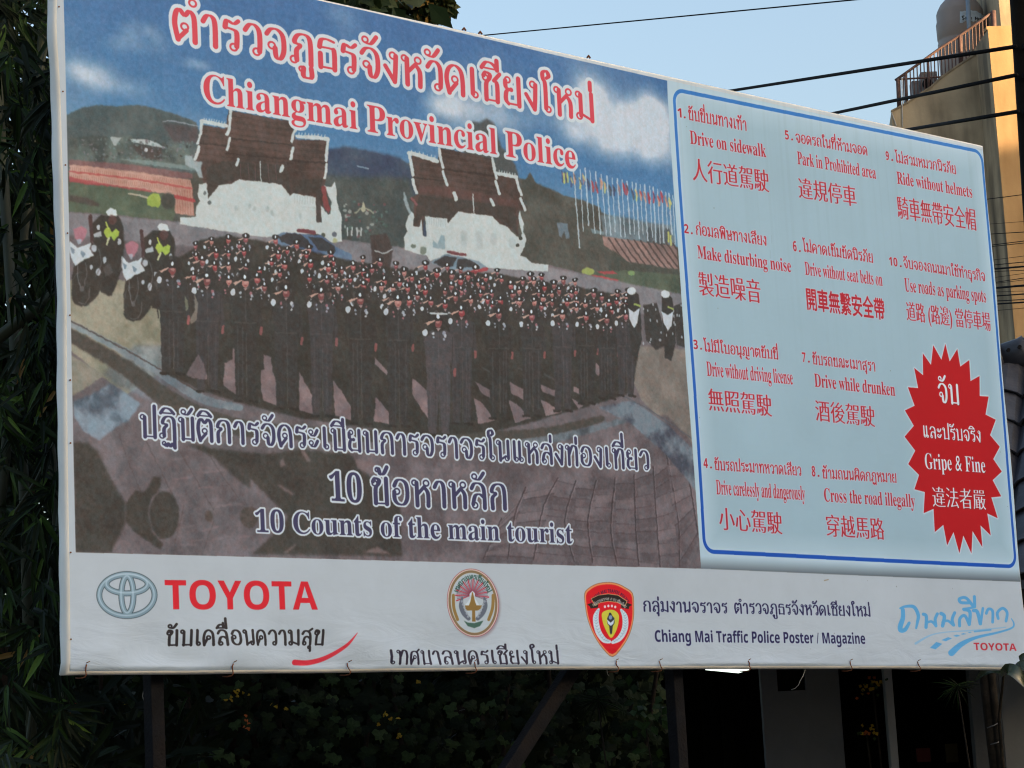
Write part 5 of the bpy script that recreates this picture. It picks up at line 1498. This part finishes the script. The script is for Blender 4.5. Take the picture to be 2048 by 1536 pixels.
for k in range(9):
    x = 200 + k * 130 + R.uniform(-30, 30)
    a = at(x, 1600, 17.6); a.z = 0; b_ = at(x + R.uniform(-120, 120), 1000, 17.8)
    mb = MB(); mb.tube([a, (a + b_) / 2 + rv(.15), b_], [.03, .02, .01], 6); mb.obj('stem', M['bark'], th_, smooth=True)

# small palm fronds and saplings at the foot, right of the brace
for (cx, cy, Y, lab) in ((1195, 1400, 16.6, 'small dark palm frond spray right of the steel brace'), (1915, 1372, 19.5, 'drooping dark palm frond before the pillar of the house'), (1290, 1440, 16.9, 'dull green sapling between the creeper and the right steel post')):
    pl = empty('palm_sprig' if 'palm' in lab else 'sapling', at(cx, cy, Y), lab, 'plant')
    sp = []
    c0 = at(cx, cy, Y)
    for k in range(26 if 'palm' in lab else 30):
        a_ = R.uniform(0, 2 * math.pi)
        if 'palm' in lab:
            d = Vector((math.cos(a_), -.2, math.sin(a_) * .6 - .35)); L = R.uniform(.10, .20); W = .012; pos = c0 + rv(.01)
        else:
            d = rv() + Vector((0, 0, -.6)); L = .085; W = .055; pos = c0 + Vector((R.gauss(0, .07), R.gauss(0, .05), R.gauss(0, .12)))
        sp.append((frame_m(pos, d, Vector((0, -1, .4)), L, W), R.choice((3, 3, 0)) if 'palm' in lab else R.choice((1, 1, 0))))
    leaves(sp, shape_lance(.5) if 'palm' in lab else shape_oval(), BL, pl, 40)
    mb = MB(); g = Vector((c0.x + .05, c0.y + .1, 0)); mb.tube([g, (g + c0) / 2 + Vector((.05, 0, .2)), c0], [.012, .009, .005], 6); mb.obj('stem', M['bark'], pl, smooth=True)


gw = MB(); gw.box((-4.2, 22.6, 1.7), (10.6, .2, 3.4)); tag(gw.obj('sky_block_wall', M['dark']), 'added dark wall blocking the sky behind the creeper thicket', 'wall')  # added dark backing that closes sky gaps in the thicket


def tree(name, base, crown, rad, n_leaf, lab, mats, wts, leafsz, nclump, n_parts=0, extra=()):
    t_ = empty(name, base, lab, 'tree')
    base = Vector(base); crown = Vector(crown)
    mb = MB(); mb.tube([base, base.lerp(crown, .35) + Vector((.15, .1, 0)), base.lerp(crown, .75), crown], [.24, .17, .12, .05], 10); mb.obj('trunk', M['bark'], t_, smooth=True)
    cl = []
    for k in range(nclump):
        while True:
            q_ = rv()
            if .35 < q_.length < 1: break
        c = crown + Vector((q_.x * rad[0], q_.y * rad[1], q_.z * rad[2]))
        cl.append((c, R.uniform(.28, .6)))
    cl += [(Vector(c), r) for c, r in extra]
    for c, r in cl[::max(1, len(cl) // 12)]:
        mb = MB(); s0 = base.lerp(crown, R.uniform(.5, .9)); mb.tube([s0, s0.lerp(c, .5) + rv(.15), c], [.06, .035, .012], 6); mb.obj('limb', M['bark'], t_, smooth=True)
    sp = []
    for k in range(n_leaf):
        c, r = cl[k % len(cl)]
        q_ = Vector((R.gauss(0, 1), R.gauss(0, 1), R.gauss(0, .8))) * r * .5
        mi = R.choices(range(len(mats)), wts)[0]
        L = leafsz * R.uniform(.7, 1.3)
        sp.append((frame_m(c + q_, rv() + Vector((0, 0, -.4)), rv() + Vector((0, -.3, .6)), L, L * .6), mi))
    leaves(sp, shape_oval(), mats, t_, n_parts, 'crown')
    return t_


CR = [M['cr0'], M['cr1'], M['cr2']]
ext = [(at(x, y, 17.5), r) for x, y, r in ((790, -6, .12), (770, 5, .12), (815, 2, .13), (845, 6, .12), (878, 2, .09), (862, 14, .06), (890, 14, .035), (745, -20, .2), (800, -40, .2), (868, 26, .02), (858, 34, .012))]
tree('orange_leaved_tree', (-2.5, 18.4, 0), at(520, -330, 17.8), (2.0, 1.4, 1.05), 9000, 'tree with green and orange leaves rising behind the top edge of the hoarding', CR, (5, 4, 3), .085, 40, 150, ext)
tree('shade_canopy_tree', (-3.6, 16.5, 0), (-3.9, 16.2, 6.6), (3.0, 2.4, 2.4), 13000, 'big dark tree added over the bamboo to shade it, left of the hoarding', CR[:1], (1,), .2, 60)  # crown added to keep skylight off the bamboo and thicket

# ------------------------------------------------------------------ house under the right half of the hoarding
HY = 24.0
house = empty('low_house', (at(1700, 1500, HY).x, HY, 0), 'low grey plastered house with dark openings under the right half of the hoarding', 'house')


def hx(px, Y=HY, py=1440): return at(px, py, Y).x


def wall_seg(px0, px1, z0, z1, mt=None, name='wall', y=HY, dep=.18, cat=None):
    mb = MB(); mb.box(((hx(px0) + hx(px1)) / 2, y + dep / 2, (z0 + z1) / 2), (hx(px1) - hx(px0), dep, z1 - z0))
    return mb.obj(name, mt or M['house'], house)


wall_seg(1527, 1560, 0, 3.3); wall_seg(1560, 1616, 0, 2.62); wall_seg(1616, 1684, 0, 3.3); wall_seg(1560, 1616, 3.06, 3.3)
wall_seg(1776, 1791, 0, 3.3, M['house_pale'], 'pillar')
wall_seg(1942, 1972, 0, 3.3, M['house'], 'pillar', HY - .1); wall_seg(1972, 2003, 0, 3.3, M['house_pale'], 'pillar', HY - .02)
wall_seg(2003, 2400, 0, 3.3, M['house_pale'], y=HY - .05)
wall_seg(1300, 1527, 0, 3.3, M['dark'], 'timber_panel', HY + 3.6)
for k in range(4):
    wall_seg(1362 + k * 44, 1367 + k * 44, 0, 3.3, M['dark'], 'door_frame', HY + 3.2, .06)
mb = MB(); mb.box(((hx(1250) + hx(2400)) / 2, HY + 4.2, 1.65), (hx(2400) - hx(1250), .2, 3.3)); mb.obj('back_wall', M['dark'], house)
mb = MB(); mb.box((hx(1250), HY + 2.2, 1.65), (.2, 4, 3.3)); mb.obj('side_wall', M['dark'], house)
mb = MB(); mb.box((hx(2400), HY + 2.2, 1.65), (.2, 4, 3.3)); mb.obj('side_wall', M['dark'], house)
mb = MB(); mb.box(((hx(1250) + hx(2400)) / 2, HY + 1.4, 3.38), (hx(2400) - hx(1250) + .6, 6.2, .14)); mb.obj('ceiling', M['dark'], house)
mb = MB(); mb.prism([(hx(1250) - .5, HY - 2.4, 3.3), (hx(1250) - .5, HY + 4.8, 3.3), (hx(1250) - .5, HY + 1.2, 4.0)], (hx(2400) - hx(1250) + 1, 0, 0)); mb.obj('roof', M['tile_joint'], house)
mb = MB(); mb.box((hx(1588), HY + .1, 2.84), (.30, .05, .46)); mb.obj('window_pane', M['dark'], house)
for x0, x1, y0, y1, mt, nm, lb in ((1832, 1862, 1497, 1523, 'notice_r', 'notice', 'dull red notice in the dark doorway of the house'), (1890, 1917, 1488, 1524, 'notice_y', 'notice', 'dull ochre notice in the dark doorway of the house')):
    c0, c1 = at(x0, y0, HY + .9), at(x1, y1, HY + .9)
    mb = MB(); mb.box((c0 + c1) / 2, (c1.x - c0.x, .02, c0.z - c1.z)); tag(mb.obj(nm, M[mt]), lb, 'notice')
# lit ceiling panel
m = bpy.data.materials.new('lit_diffuser'); m.use_nodes = True
m.node_tree.nodes['Principled BSDF'].inputs['Emission Color'].default_value = (.85, 1, .86, 1)
m.node_tree.nodes['Principled BSDF'].inputs['Emission Strength'].default_value = .6
ZL = 2.92


def on_z(px, py, z):
    v = ray(px, py); return Vector((0, 0, CAM_Z)) + v * ((z - CAM_Z) / v.z)


q4 = [on_z(1411, 1340, ZL), on_z(1477, 1346.3, ZL), on_z(1498, 1340, ZL), on_z(1440, 1333, ZL)]
lamp = empty('ceiling_lamp', (q4[0] + q4[2]) / 2, 'bright white fluorescent lamp panel under the ceiling of the house', 'lamp')
mb = MB(); mb.prism(q4, (0, 0, .03)); mb.obj('diffuser', m, lamp)
ctr = sum(q4, Vector()) / 4
mb = MB(); mb.prism([ctr + (v - ctr) * 1.03 + Vector((0, 0, .033)) for v in q4], (0, 0, .05)); mb.obj('housing', M['grey'], lamp)
for k, d in enumerate(((.25, .25), (-.25, -.25))):
    mb = MB(); c = ctr.lerp(q4[0 if k else 2], .5); mb.tube([(c.x, c.y, ZL + .08), (c.x, c.y, 3.31)], .006, 6); mb.obj('rod', M['grey'], lamp)
# flowers in the dark doorway
for (cx, cy, n_, lab) in ((1745, 1368, 26, 'bunch of orange and yellow flowers high in the dark doorway of the house'), (1733, 1463, 14, 'sprig of yellow orange flowers low in the dark doorway of the house')):
    f_ = empty('flower_spray', at(cx, cy, HY - .6), lab, 'flowers')
    sp = []
    for _ in range(n_):
        sp.append((frame_m(at(R.gauss(cx, 14), R.gauss(cy, 10), HY - .6 + R.uniform(-.1, .1)), rv(), Vector((0, -1, .3)), .045, .04), R.choice((3, 4, 3, 1))))
    leaves(sp, shape_oval(), IV, f_, 40)
    mb = MB(); c0 = at(cx, cy, HY - .55); mb.tube([(c0.x, c0.y + .1, 0), (c0.x + .05, c0.y + .05, 1.2), c0], .01, 6); mb.obj('stem', M['bark'], f_)

# ------------------------------------------------------------------ stake and glossy plant at the right end
stk = empty('timber_stake', (at(1985, 1500, 17.6).x, 17.6, 0), 'dark upright timber stake bound with two pale bands beside the pale pillar', 'stake')


def vline(px0, py0, px1, py1, Y):
    a = at(px0, py0, Y); b = at(px1, py1, Y); d = (a - b) / (a.z - b.z); return b - d * b.z, a


a, b_ = vline(1968, 1330, 1992, 1536, 17.6)
mb = MB(); mb.tube([a, b_, b_ + (b_ - a).normalized() * .3], .045, 10); mb.obj('pole', M['bark'], stk, smooth=True)
a, b_ = vline(1982, 1330, 2003, 1536, 17.55)
mb = MB(); mb.tube([a, b_, b_ + (b_ - a).normalized() * .2], .026, 10); mb.obj('pole', M['bark'], stk, smooth=True)
for (x0, y0, x1, y1) in ((1974, 1456, 1999, 1445), (1981, 1489, 2004, 1481)):
    mb = MB(); mb.tube([at(x0, y0, 17.5), at((x0 + x1) / 2, (y0 + y1) / 2 + 1, 17.48), at(x1, y1, 17.5)], .004, 6); mb.obj('tie_band', M['tie'], stk, smooth=True)
pl = empty('glossy_plant', (at(2040, 1500, 16.9).x, 16.9, 0), 'dark glossy leaved plant curling over the lower right corner of the hoarding', 'plant')
mb = MB(); g = at(1998, 1440, 17.3); mb.tube([(g.x, g.y, 0), g, at(2003, 1390, 17.2), at(2008, 1340, 17.0), at(2040, 1318, 16.4)], [.02, .012, .010, .009, .008], 8); mb.obj('stem', M['bark'], pl, smooth=True)


def strap(p0, p1, p2, wd, name='leaf', mt=None):
    mb = MB(); N = 14
    for i in range(N + 1):
        t_ = i / N
        c = p0 * (1 - t_) ** 2 + p1 * 2 * t_ * (1 - t_) + p2 * t_ ** 2
        d = ((p1 - p0) * (1 - t_) + (p2 - p1) * t_).normalized()
        sd = d.cross(Vector((.3, -1, .3))).normalized()
        w_ = wd * math.sin(math.pi * min(1, .08 + t_ * .92)) ** .7 + .002
        mb.v += [c + sd * w_, c + Vector((0, .02, -.01)), c - sd * w_]
        if i:
            b = (i - 1) * 3
            mb.f += [[b, b + 1, b + 4, b + 3], [b + 1, b + 2, b + 5, b + 4]]; mb.m += [0, 0]
    return mb.obj(name, mt or M['gloss'], pl, smooth=True)


strap(at(2006, 1350, 15.75), at(2020, 1312, 15.6), at(2066, 1392, 15.7), .045)
strap(at(2030, 1332, 15.8), at(2050, 1322, 15.7), at(2090, 1350, 15.8), .035)
strap(at(2040, 1318, 15.9), at(2070, 1300, 15.8), at(2120, 1380, 15.8), .05)
strap(at(2000, 1345, 17.1), at(1975, 1330, 17.1), at(1950, 1362, 17.2), .022)
mb = MB(); mb.tube([at(2008, 1340, 17.0), at(2030, 1330, 16.4), at(2040, 1335, 15.9)], .008, 6); mb.obj('stem', M['bark'], pl, smooth=True)

# ------------------------------------------------------------------ tiled roof right of the hoarding
rf_ = empty('tiled_gate_roof', (at(2100, 1000, 21).x, 21.5, 0), 'dark slate roof of big rounded tiles right of the hoarding', 'roof')
RO = at(2000, 730, 21.4)                        # a point on the hip, upper left
e_u = Vector((.93, -.36, 0)).normalized()        # along a course
e_d = Vector((-.30, -.62, -.72)).normalized()    # down the slope
e_d = (e_d - e_u * e_d.dot(e_u)).normalized()
e_n = e_u.cross(e_d).normalized()
if e_n.y > 0: e_n = -e_n


def barrel(c, r, L, name, par, th=.018, seg=8, flare=.12):
    """half round tile: axis down the slope, lower lip slightly flared"""
    mb = MB()
    for s_, (l, k) in enumerate(((0, 1.0), (L * .85, 1.0 + flare * .6), (L, 1 + flare))):
        for rr in (r * k, r * k - th):
            for i in range(seg + 1):
                a = math.pi * i / seg
                mb.v.append(c + e_d * l + e_u * (math.cos(a) * rr) + e_n * (math.sin(a) * rr * .8 + (.02 if s_ else 0)))
    q = seg + 1
    for s_ in range(2):
        for i in range(seg):
            b = s_ * 2 * q
            mb.f.append([b + i, b + i + 1, b + 2 * q + i + 1, b + 2 * q + i]); mb.m.append(0)
    b = 4 * q
    for i in range(seg): mb.f.append([b + i, b + i + 1, b + q + i + 1, b + q + i]); mb.m.append(0)
    return mb.obj(name, M['tile'], par, smooth=False)


rows = 7
for row in range(rows):
    for col in range(-3, 9):
        c = RO + e_d * (row * .40 + R.uniform(-.012, .012)) + e_u * (col * .47) + e_n * (-.10 + R.uniform(-.006, .006))
        if c.x < at(1900, 900, c.y).x: continue
        barrel(c, .255, .52, 'tile', rf_)
u_hip = (e_u * .80 - e_d * .22).normalized()
for k in range(-3, 9):
    c = RO + u_hip * (k * .22) + e_n * .06
    mb = MB(); mb.tube([c, c + u_hip * .20, c + u_hip * .25], [.13, .14, .155], 12); mb.obj('ridge_tile', M['tile'], rf_, smooth=True)
    for s_ in (-.05, .05):
        mb = MB(); cc = c + u_hip * .12 + e_n * .05 - Vector((0, .13, 0)) + u_hip * s_; mb.tube([cc, cc - Vector((0, .02, 0))], .018, 8); mb.obj('peg', M['tile_joint'], rf_)
mb = MB(); mb.prism([RO + e_u * -1.2 - e_n * .16 - e_d * .1, RO + e_u * 3 - e_n * .16 - e_d * .1, RO + e_u * 3 - e_n * .16 + e_d * 2.6, RO + e_u * -1.2 - e_n * .16 + e_d * 2.6], e_n * -.06); mb.obj('roof_board', M['tile_joint'], rf_)
mb = MB(); c = RO + e_u * 1.8; mb.box((c.x + .6, c.y + .6, 1.9), (2.6, 1.2, 3.8)); mb.obj('wall', M['house'], rf_)

# ------------------------------------------------------------------ utility pole and cables
PY = 18.5
a = at(2020, 0, PY); b_ = at(2048.5, 440, PY)
d = (a - b_) / (a.z - b_.z)
off = Vector((.14, 0, 0))
foot = b_ - d * b_.z + off; topp = a + d * 2.5 + off
pole = empty('utility_pole', foot, 'dark concrete utility pole carrying the black cables at the right', 'utility pole')
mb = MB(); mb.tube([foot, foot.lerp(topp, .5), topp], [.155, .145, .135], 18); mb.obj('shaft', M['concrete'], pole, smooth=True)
for py in (93, 152, 224):
    c = at(2034, py, PY - .14)
    mb = MB(); mb.tube([c + Vector((.06, 0, -.02)), c + Vector((.06, 0, .02))], [.02, .02], 10); mb.obj('insulator', M['black'], pole)
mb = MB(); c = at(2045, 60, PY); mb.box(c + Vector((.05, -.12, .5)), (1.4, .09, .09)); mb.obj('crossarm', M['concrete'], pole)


def cable(P1, P2, r, label, e1=0.0, e2=1.5, sag=.0, group='overhead cables'):
    d = P2 - P1
    A, B_ = P1 - d * e1, P2 + d * e2
    pts = []
    for i in range(25):
        t_ = i / 24
        pts.append(A.lerp(B_, t_) - Vector((0, 0, sag * 4 * t_ * (1 - t_))))
    # keep the cable through P1 and P2 although it sags: raise by the local sag
    t1 = e1 / (1 + e1 + e2)
    mb = MB(); mb.tube(pts, r, 8)
    o = mb.obj('cable', M['black'], smooth=True)
    return tag(o, label, 'cable', group)


cable(at(2032, 93, PY - .16), at(1465, 181, 27), .0165, 'thick black cable, uppermost of three crossing the building to the hoarding top', 0, 6)
cable(at(2033, 150, PY - .16), at(1670, 226, 25), .0165, 'thick black cable, middle of the three crossing the weathered building wall', 0, 9)
cable(at(2036, 223, PY - .16), at(1830, 257, 22.5), .0165, 'thick black cable, lowest of the three, just above the hoarding corner', 0, 14)
cable(at(1715, -1, 20), at(985, 69, 24), .0065, 'thin dark wire alone across the open sky above the hoarding', 2.5, 3)
wires = [(398, 389, 1977, 1.6, 'thin black cable alone, high beside the hoarding corner'),
         (448, 443, 1980, .8, 'hair thin wire, first above the bundle right of the hoarding'),
         (468, 464, 1983, 1.6, 'black cable just under the hair thin wire beside the hoarding'),
         (490, 482, 1984, 1.7, 'black cable, upper of the crossing pair right of the hoarding'),
         (493, 486, 1984, 1.5, 'black cable, lower of the crossing pair right of the hoarding'),
         (520, 512, 1986, .9, 'thin wire under the crossing pair right of the hoarding'),
         (530, 524, 1987, 1.7, 'black cable directly above the upper thick cable of the bundle'),
         (538, 533, 1987, 3.4, 'thick black cable, upper of the two thick ones in the bundle'),
         (543, 540.5, 1987, 1.2, 'thin cable touching the underside of the upper thick cable'),
         (555, 547, 1988, .9, 'thin wire midway between the two thick cables'),
         (565, 556, 1989, 1.5, 'rising cable, upper of the pair above the lower thick cable'),
         (567, 560, 1989, 1.0, 'rising thin cable, lower of the pair above the lower thick cable'),
         (576, 571, 1990, 4.2, 'thickest black cable of the bundle right of the hoarding'),
         (584, 582, 1990, .9, 'hair thin wire just under the thickest cable'),
         (592, 588, 1991, 2.4, 'medium black cable under the hair thin wire below the thickest one'),
         (602, 599, 1992, 1.9, 'black cable, upper of the close lowest pair above the tiled roof'),
         (608, 604.5, 1992, 3.0, 'black cable, lower of the close lowest pair above the tiled roof'),
         (621, 616, 1994, 1.0, 'thin wire, lowest of all, just above the tiled roof')]
for yl, yr, xl, wpx, lb in wires:
    Y = 19.6
    cable(at(2048, yr, Y), at(xl, yl, Y + .6), wpx * Y / F / 2 * 1.05, lb, 6, 12, 0, 'cable bundle right of the hoarding')

# ------------------------------------------------------------------ apartment building far behind, with stair wall, rail and tank
BY = 75.0
Kz = frame_of(1648, 0, 5.12)


def bt(cx, cy, Y=BY):
    x, y = Kz([(cx, cy)])[0]
    return at(x, y, Y)


bld = empty('apartment_building', (at(1900, 300, BY).x, BY, 0), 'tall weathered building with a stepped stair wall and a sunlit ochre side', 'building')
edge = at(1975, 96, BY)            # where the stair wall meets the ochre wing
PR_ = 1.7                          # the wing stands this far in front of the wall
nA = Vector((-.10, -1, 0)).normalized(); nB = Vector((.06, -1, 0)).normalized()
tA = Vector((nA.y, -nA.x, 0)); tA = tA if tA.x < 0 else -tA      # towards the left
tB = Vector((-nB.y, nB.x, 0)); tB = tB if tB.x > 0 else -tB


def onA(cx, cy):
    x, y = Kz([(cx, cy)])[0]
    return on_plane(x, y, edge, nA)


def onB(cx, cy):
    x, y = Kz([(cx, cy)])[0]
    return on_plane(x, y, edge, nB)


tp = [onA(x, y) for x, y in ((690, 1145), (770, 1105), (850, 1058), (990, 965), (1100, 893), (1200, 800), (1330, 705), (1500, 592), (1610, 520), (1668, 492))]
xl = tp[0]
e0 = Vector((edge.x, edge.y, 0))
poly_ = [Vector((xl.x, xl.y, 0))] + tp + [Vector((edge.x, edge.y, tp[-1].z)), e0]
mb = MB(); mb.prism(poly_, -nA * 5.0); mb.obj('stair_wall', M['wallA'], bld)
# coping along the slope
for i in range(len(tp) - 1):
    d = tp[i + 1] - tp[i]
    mb = MB(); ax = (d.normalized(), nA, d.normalized().cross(nA)); mb.box((tp[i] + tp[i + 1]) / 2 - nA * .10 + Vector((0, 0, .02)), (d.length * .995, .26, .06), ax); mb.obj('coping', M['wallA'], bld)
zt = edge.z + .06
q0 = e0 + nA * .004; q1 = e0 + tB * 7
eW = on_plane(1978, 96, edge + nB * PR_, nB); eW.z = 0
mb = MB(); mb.prism([eW, eW + tB * 7, eW + tB * 7 - nB * 5.4, eW + tB * .15 - nB * 5.4], (0, 0, zt)); mb.obj('wing_wall', M['wallA'], bld)
mb = MB(); mb.box(eW + tB * 3.5 + nB * .03 + Vector((0, 0, zt / 2)), (7, .05, zt), (tB, nB, UP)); mb.obj('ochre_wall', M['wallB'], bld)
mb = MB(); mb.box(eW + tB * 3.5 - nB * .12 + Vector((0, 0, zt + .05)), (7.06, .3, .10), (tB, nB, UP)); mb.obj('parapet_cap', M['wallB'], bld)
# upper block at the right
c = at(2001, 40, BY + .9)
mb = MB(); mb.box((c.x + 1.8, c.y + 2.6, c.z + 1.6), (3.6, 5.2, 4.8)); mb.obj('upper_block', M['wallA'], bld)
# windows further down, hidden in the photograph by the hoarding
for k in range(5):
    z = 17 - k * 3.2
    c = e0 + tA * 1.4 + nA * .02 + Vector((0, 0, z))
    w_ = MB(); w_.box(c, (1.1, .08, 1.3), (tA, nA, UP)); wf = w_.obj('window', M['grey'], bld)
    w_ = MB(); w_.box(c + nA * .045, (.95, .02, 1.15), (tA, nA, UP)); g_ = w_.obj('pane', M['dark'], wf)

# hand rail
rail = empty('stair_railing', tp[3], 'rusty steel railing climbing the stepped top of the weathered wall', 'railing')


def rl(x, y, back=.16):
    return onA(x, y) - nA * back


def topy(x): return np.interp(x, [735, 980, 1190, 1400, 1600, 1715], [808, 632, 480, 345, 205, 118])
def boty(x): return np.interp(x, [690, 770, 850, 990, 1100, 1200, 1330, 1500, 1610, 1720], [1145, 1105, 1058, 965, 893, 800, 705, 592, 520, 455])


mb = MB(); mb.tube([rl(x, topy(x)) for x in (732, 850, 980, 1190, 1400, 1600, 1718)], .045, 8); mb.obj('hand_rail', M['rail'], rail, smooth=True)
mb = MB(); mb.tube([rl(755, 798), rl(1220, 772)], .03, 6); mb.obj('hand_rail', M['rail'], rail, smooth=True)
for k in range(27):
    x = 778 + k * 35.3
    if x > 1712: break
    mb = MB(); mb.tube([rl(x + 12, boty(x) + 12), rl(x, topy(x))], .021, 6); mb.obj('baluster', M['rail'], rail)
for x, r in ((757, .06), (835, .045), (1065, .045), (1395, .055), (1738, .085)):
    mb = MB(); mb.tube([rl(x + 14, boty(x) + 12), rl(x, topy(x) - (22 if x > 1700 else 0))], r, 8); mb.obj('rail_post', M['rail'], rail, smooth=True)

# tank
TY = BY + 3.2
ct = bt(1438, 700, TY)
s1 = TY / F / 5.12      # metres per crop pixel


def tz(cy): return bt(1438, cy, TY).z


rad = 257 * s1
tank = empty('water_tank', (ct.x, ct.y, tz(900)), 'round beige plastic water tank with a torn label behind the railing', 'water tank')
prof = [(rad * .96, tz(960)), (rad * .99, tz(800)), (rad * .97, tz(790)), (rad, tz(775)), (rad, tz(600)), (rad * .98, tz(590)), (rad, tz(578)), (rad, tz(440)), (rad * .975, tz(425)), (rad * .975, tz(405)), (rad, tz(395)), (rad * 1.01, tz(240)), (rad * .965, tz(205)), (rad * .965, tz(135)), (rad * .93, tz(110)), (rad * .78, tz(45)), (rad * .60, tz(0)), (rad * .45, tz(-25)), (rad * .42, tz(-60)), (.02, tz(-80))]
mb = MB(); mb.lathe((ct.x, ct.y, 0), prof, 40); mb.obj('tank_body', M['tank'], tank, smooth=True)


def on_tank(cx, cy, dr=.012):
    x, y = Kz([(cx, cy)])[0]
    p_ = at(x, y, TY)
    dx = max(-.98, min(.98, (p_.x - ct.x) / rad))
    return Vector((p_.x, ct.y - math.sqrt(1 - dx * dx) * (rad * 1.01 + dr), at(x, y, ct.y - rad).z))


mb = MB()
N = 12
for i in range(N + 1):
    x = 1342 + (1612 - 1342) * i / N
    jt = R.uniform(-10, 10)
    mb.v += [on_tank(x, 118 + jt * .6 - (14 if 3 < i < 9 else 0)), on_tank(x, 175), on_tank(x, (232 if i < 3 else 212) + jt)]
    if i:
        b = (i - 1) * 3; mb.f += [[b, b + 3, b + 4, b + 1], [b + 1, b + 4, b + 5, b + 2]]; mb.m += [0, 0]
mb.obj('label', M['label'], tank)
# worn lettering of the label: strokes
for st in ([(1385, 168), (1362, 172), (1370, 188), (1388, 196), (1368, 208)], [(1400, 180), (1404, 205)], [(1404, 182), (1424, 186), (1412, 205)], [(1432, 182), (1428, 206), (1446, 200), (1446, 180)], [(1458, 180), (1454, 206)], [(1508, 170), (1500, 178)], [(1506, 172), (1500, 205)], [(1530, 175), (1516, 186), (1524, 200), (1540, 190), (1530, 175)], [(1566, 172), (1550, 178), (1562, 186), (1554, 196)], [(1590, 170), (1574, 176), (1588, 184), (1576, 194)]):
    mb = MB(); mb.tube([on_tank(x, y, .03) for x, y in st], .016, 5); mb.obj('lettering', M['ink'], tank)

for (x0, y0, x1, y1, r, lb) in ((1470, -60, 1500, 560, .075, 'pale blue grey pipe standing in front of the water tank'), (1748, -60, 1772, 330, .06, 'pale blue grey pipe right of the water tank')):
    mb = MB(); mb.tube([bt(x0, y0, BY + 1.9), bt(x1, y1, BY + 1.9)], r, 10); tag(mb.obj('pipe', M['pipe'], smooth=True), lb, 'pipe')
# cabinets on the stair behind the railing
ac = empty('outdoor_unit', bt(1030, 980, BY + 1.4), 'grey boxy outdoor unit behind the lower railing', 'machine')
c0, c1 = bt(975, 760, BY + 1.4), bt(1165, 1000, BY + 1.4)
mb = MB(); mb.box((c0 + c1) / 2, (c1.x - c0.x, .5, c0.z - c1.z)); cs_ = mb.obj('casing', M['grey'], ac, bevel=.02)
c0, c1 = bt(885, 850, BY + 1.5), bt(985, 1010, BY + 1.5)
mb = MB(); mb.box((c0 + c1) / 2, (c1.x - c0.x, .5, c0.z - c1.z)); mb.obj('casing', M['grey'], ac, bevel=.02)
c = bt(1060, 860, BY + 1.1)
mb = MB(); mb.tube([c, c + Vector((0, -.04, 0))], .17, 20); mb.obj('fan_grille', M['black'], ac)
st_ = empty('metal_stool', bt(1800, 450, BY + 1.5), 'thin yellow metal stool frame beside the top rail post', 'stool')
for x in (1680, 1740, 1815, 1860):
    mb = MB(); mb.tube([bt(x, 458, BY + 1.4), bt(x + 4, 395, BY + 1.4)], .018, 6); mb.obj('leg', M['yellow'], st_)
mb = MB(); mb.tube([bt(1660, 408, BY + 1.4), bt(1870, 396, BY + 1.4)], .025, 6); mb.obj('seat_rail', M['yellow'], st_)
sh_ = MB(); sh_.prism([bt(1770, 335, BY + 2), bt(1900, 380, BY + 2), bt(1900, 440, BY + 2), bt(1800, 420, BY + 2)], (0, .4, 0)); tag(sh_.obj('awning', M['black']), 'black drooping awning under the upper block beside the tank', 'awning')
for pts, lb in (([(690, 1150), (720, 1230), (740, 1290)], 'short pale cord slanting down the left corner of the weathered wall'), ([(797, 800), (800, 1000), (803, 1300)], 'thin pale cord hanging from the lowest railing post')):
    mb = MB(); mb.tube([onA(x, y) + nA * .03 for x, y in pts], .018, 5); tag(mb.obj('cord', M['string']), lb, 'cord')

# ------------------------------------------------------------------ tall block added out of view; its shade covers everything below
blk = empty('shade_block', (88, 0, 0), 'tall plain block added out of view across the street to shade the hoarding', 'building')
SHH = 31.2
mb = MB(); mb.box((88, 0, SHH / 2), (14, 230, SHH)); mb.obj('wall', M['wallA'], blk)  # body of the added shade block
for fl_ in range(8):
    mb = MB(); mb.box((80.95, 0, 2.2 + fl_ * 3.2), (.06, 226, 1.3)); mb.obj('shade_block_window_band', M['dark'], blk)
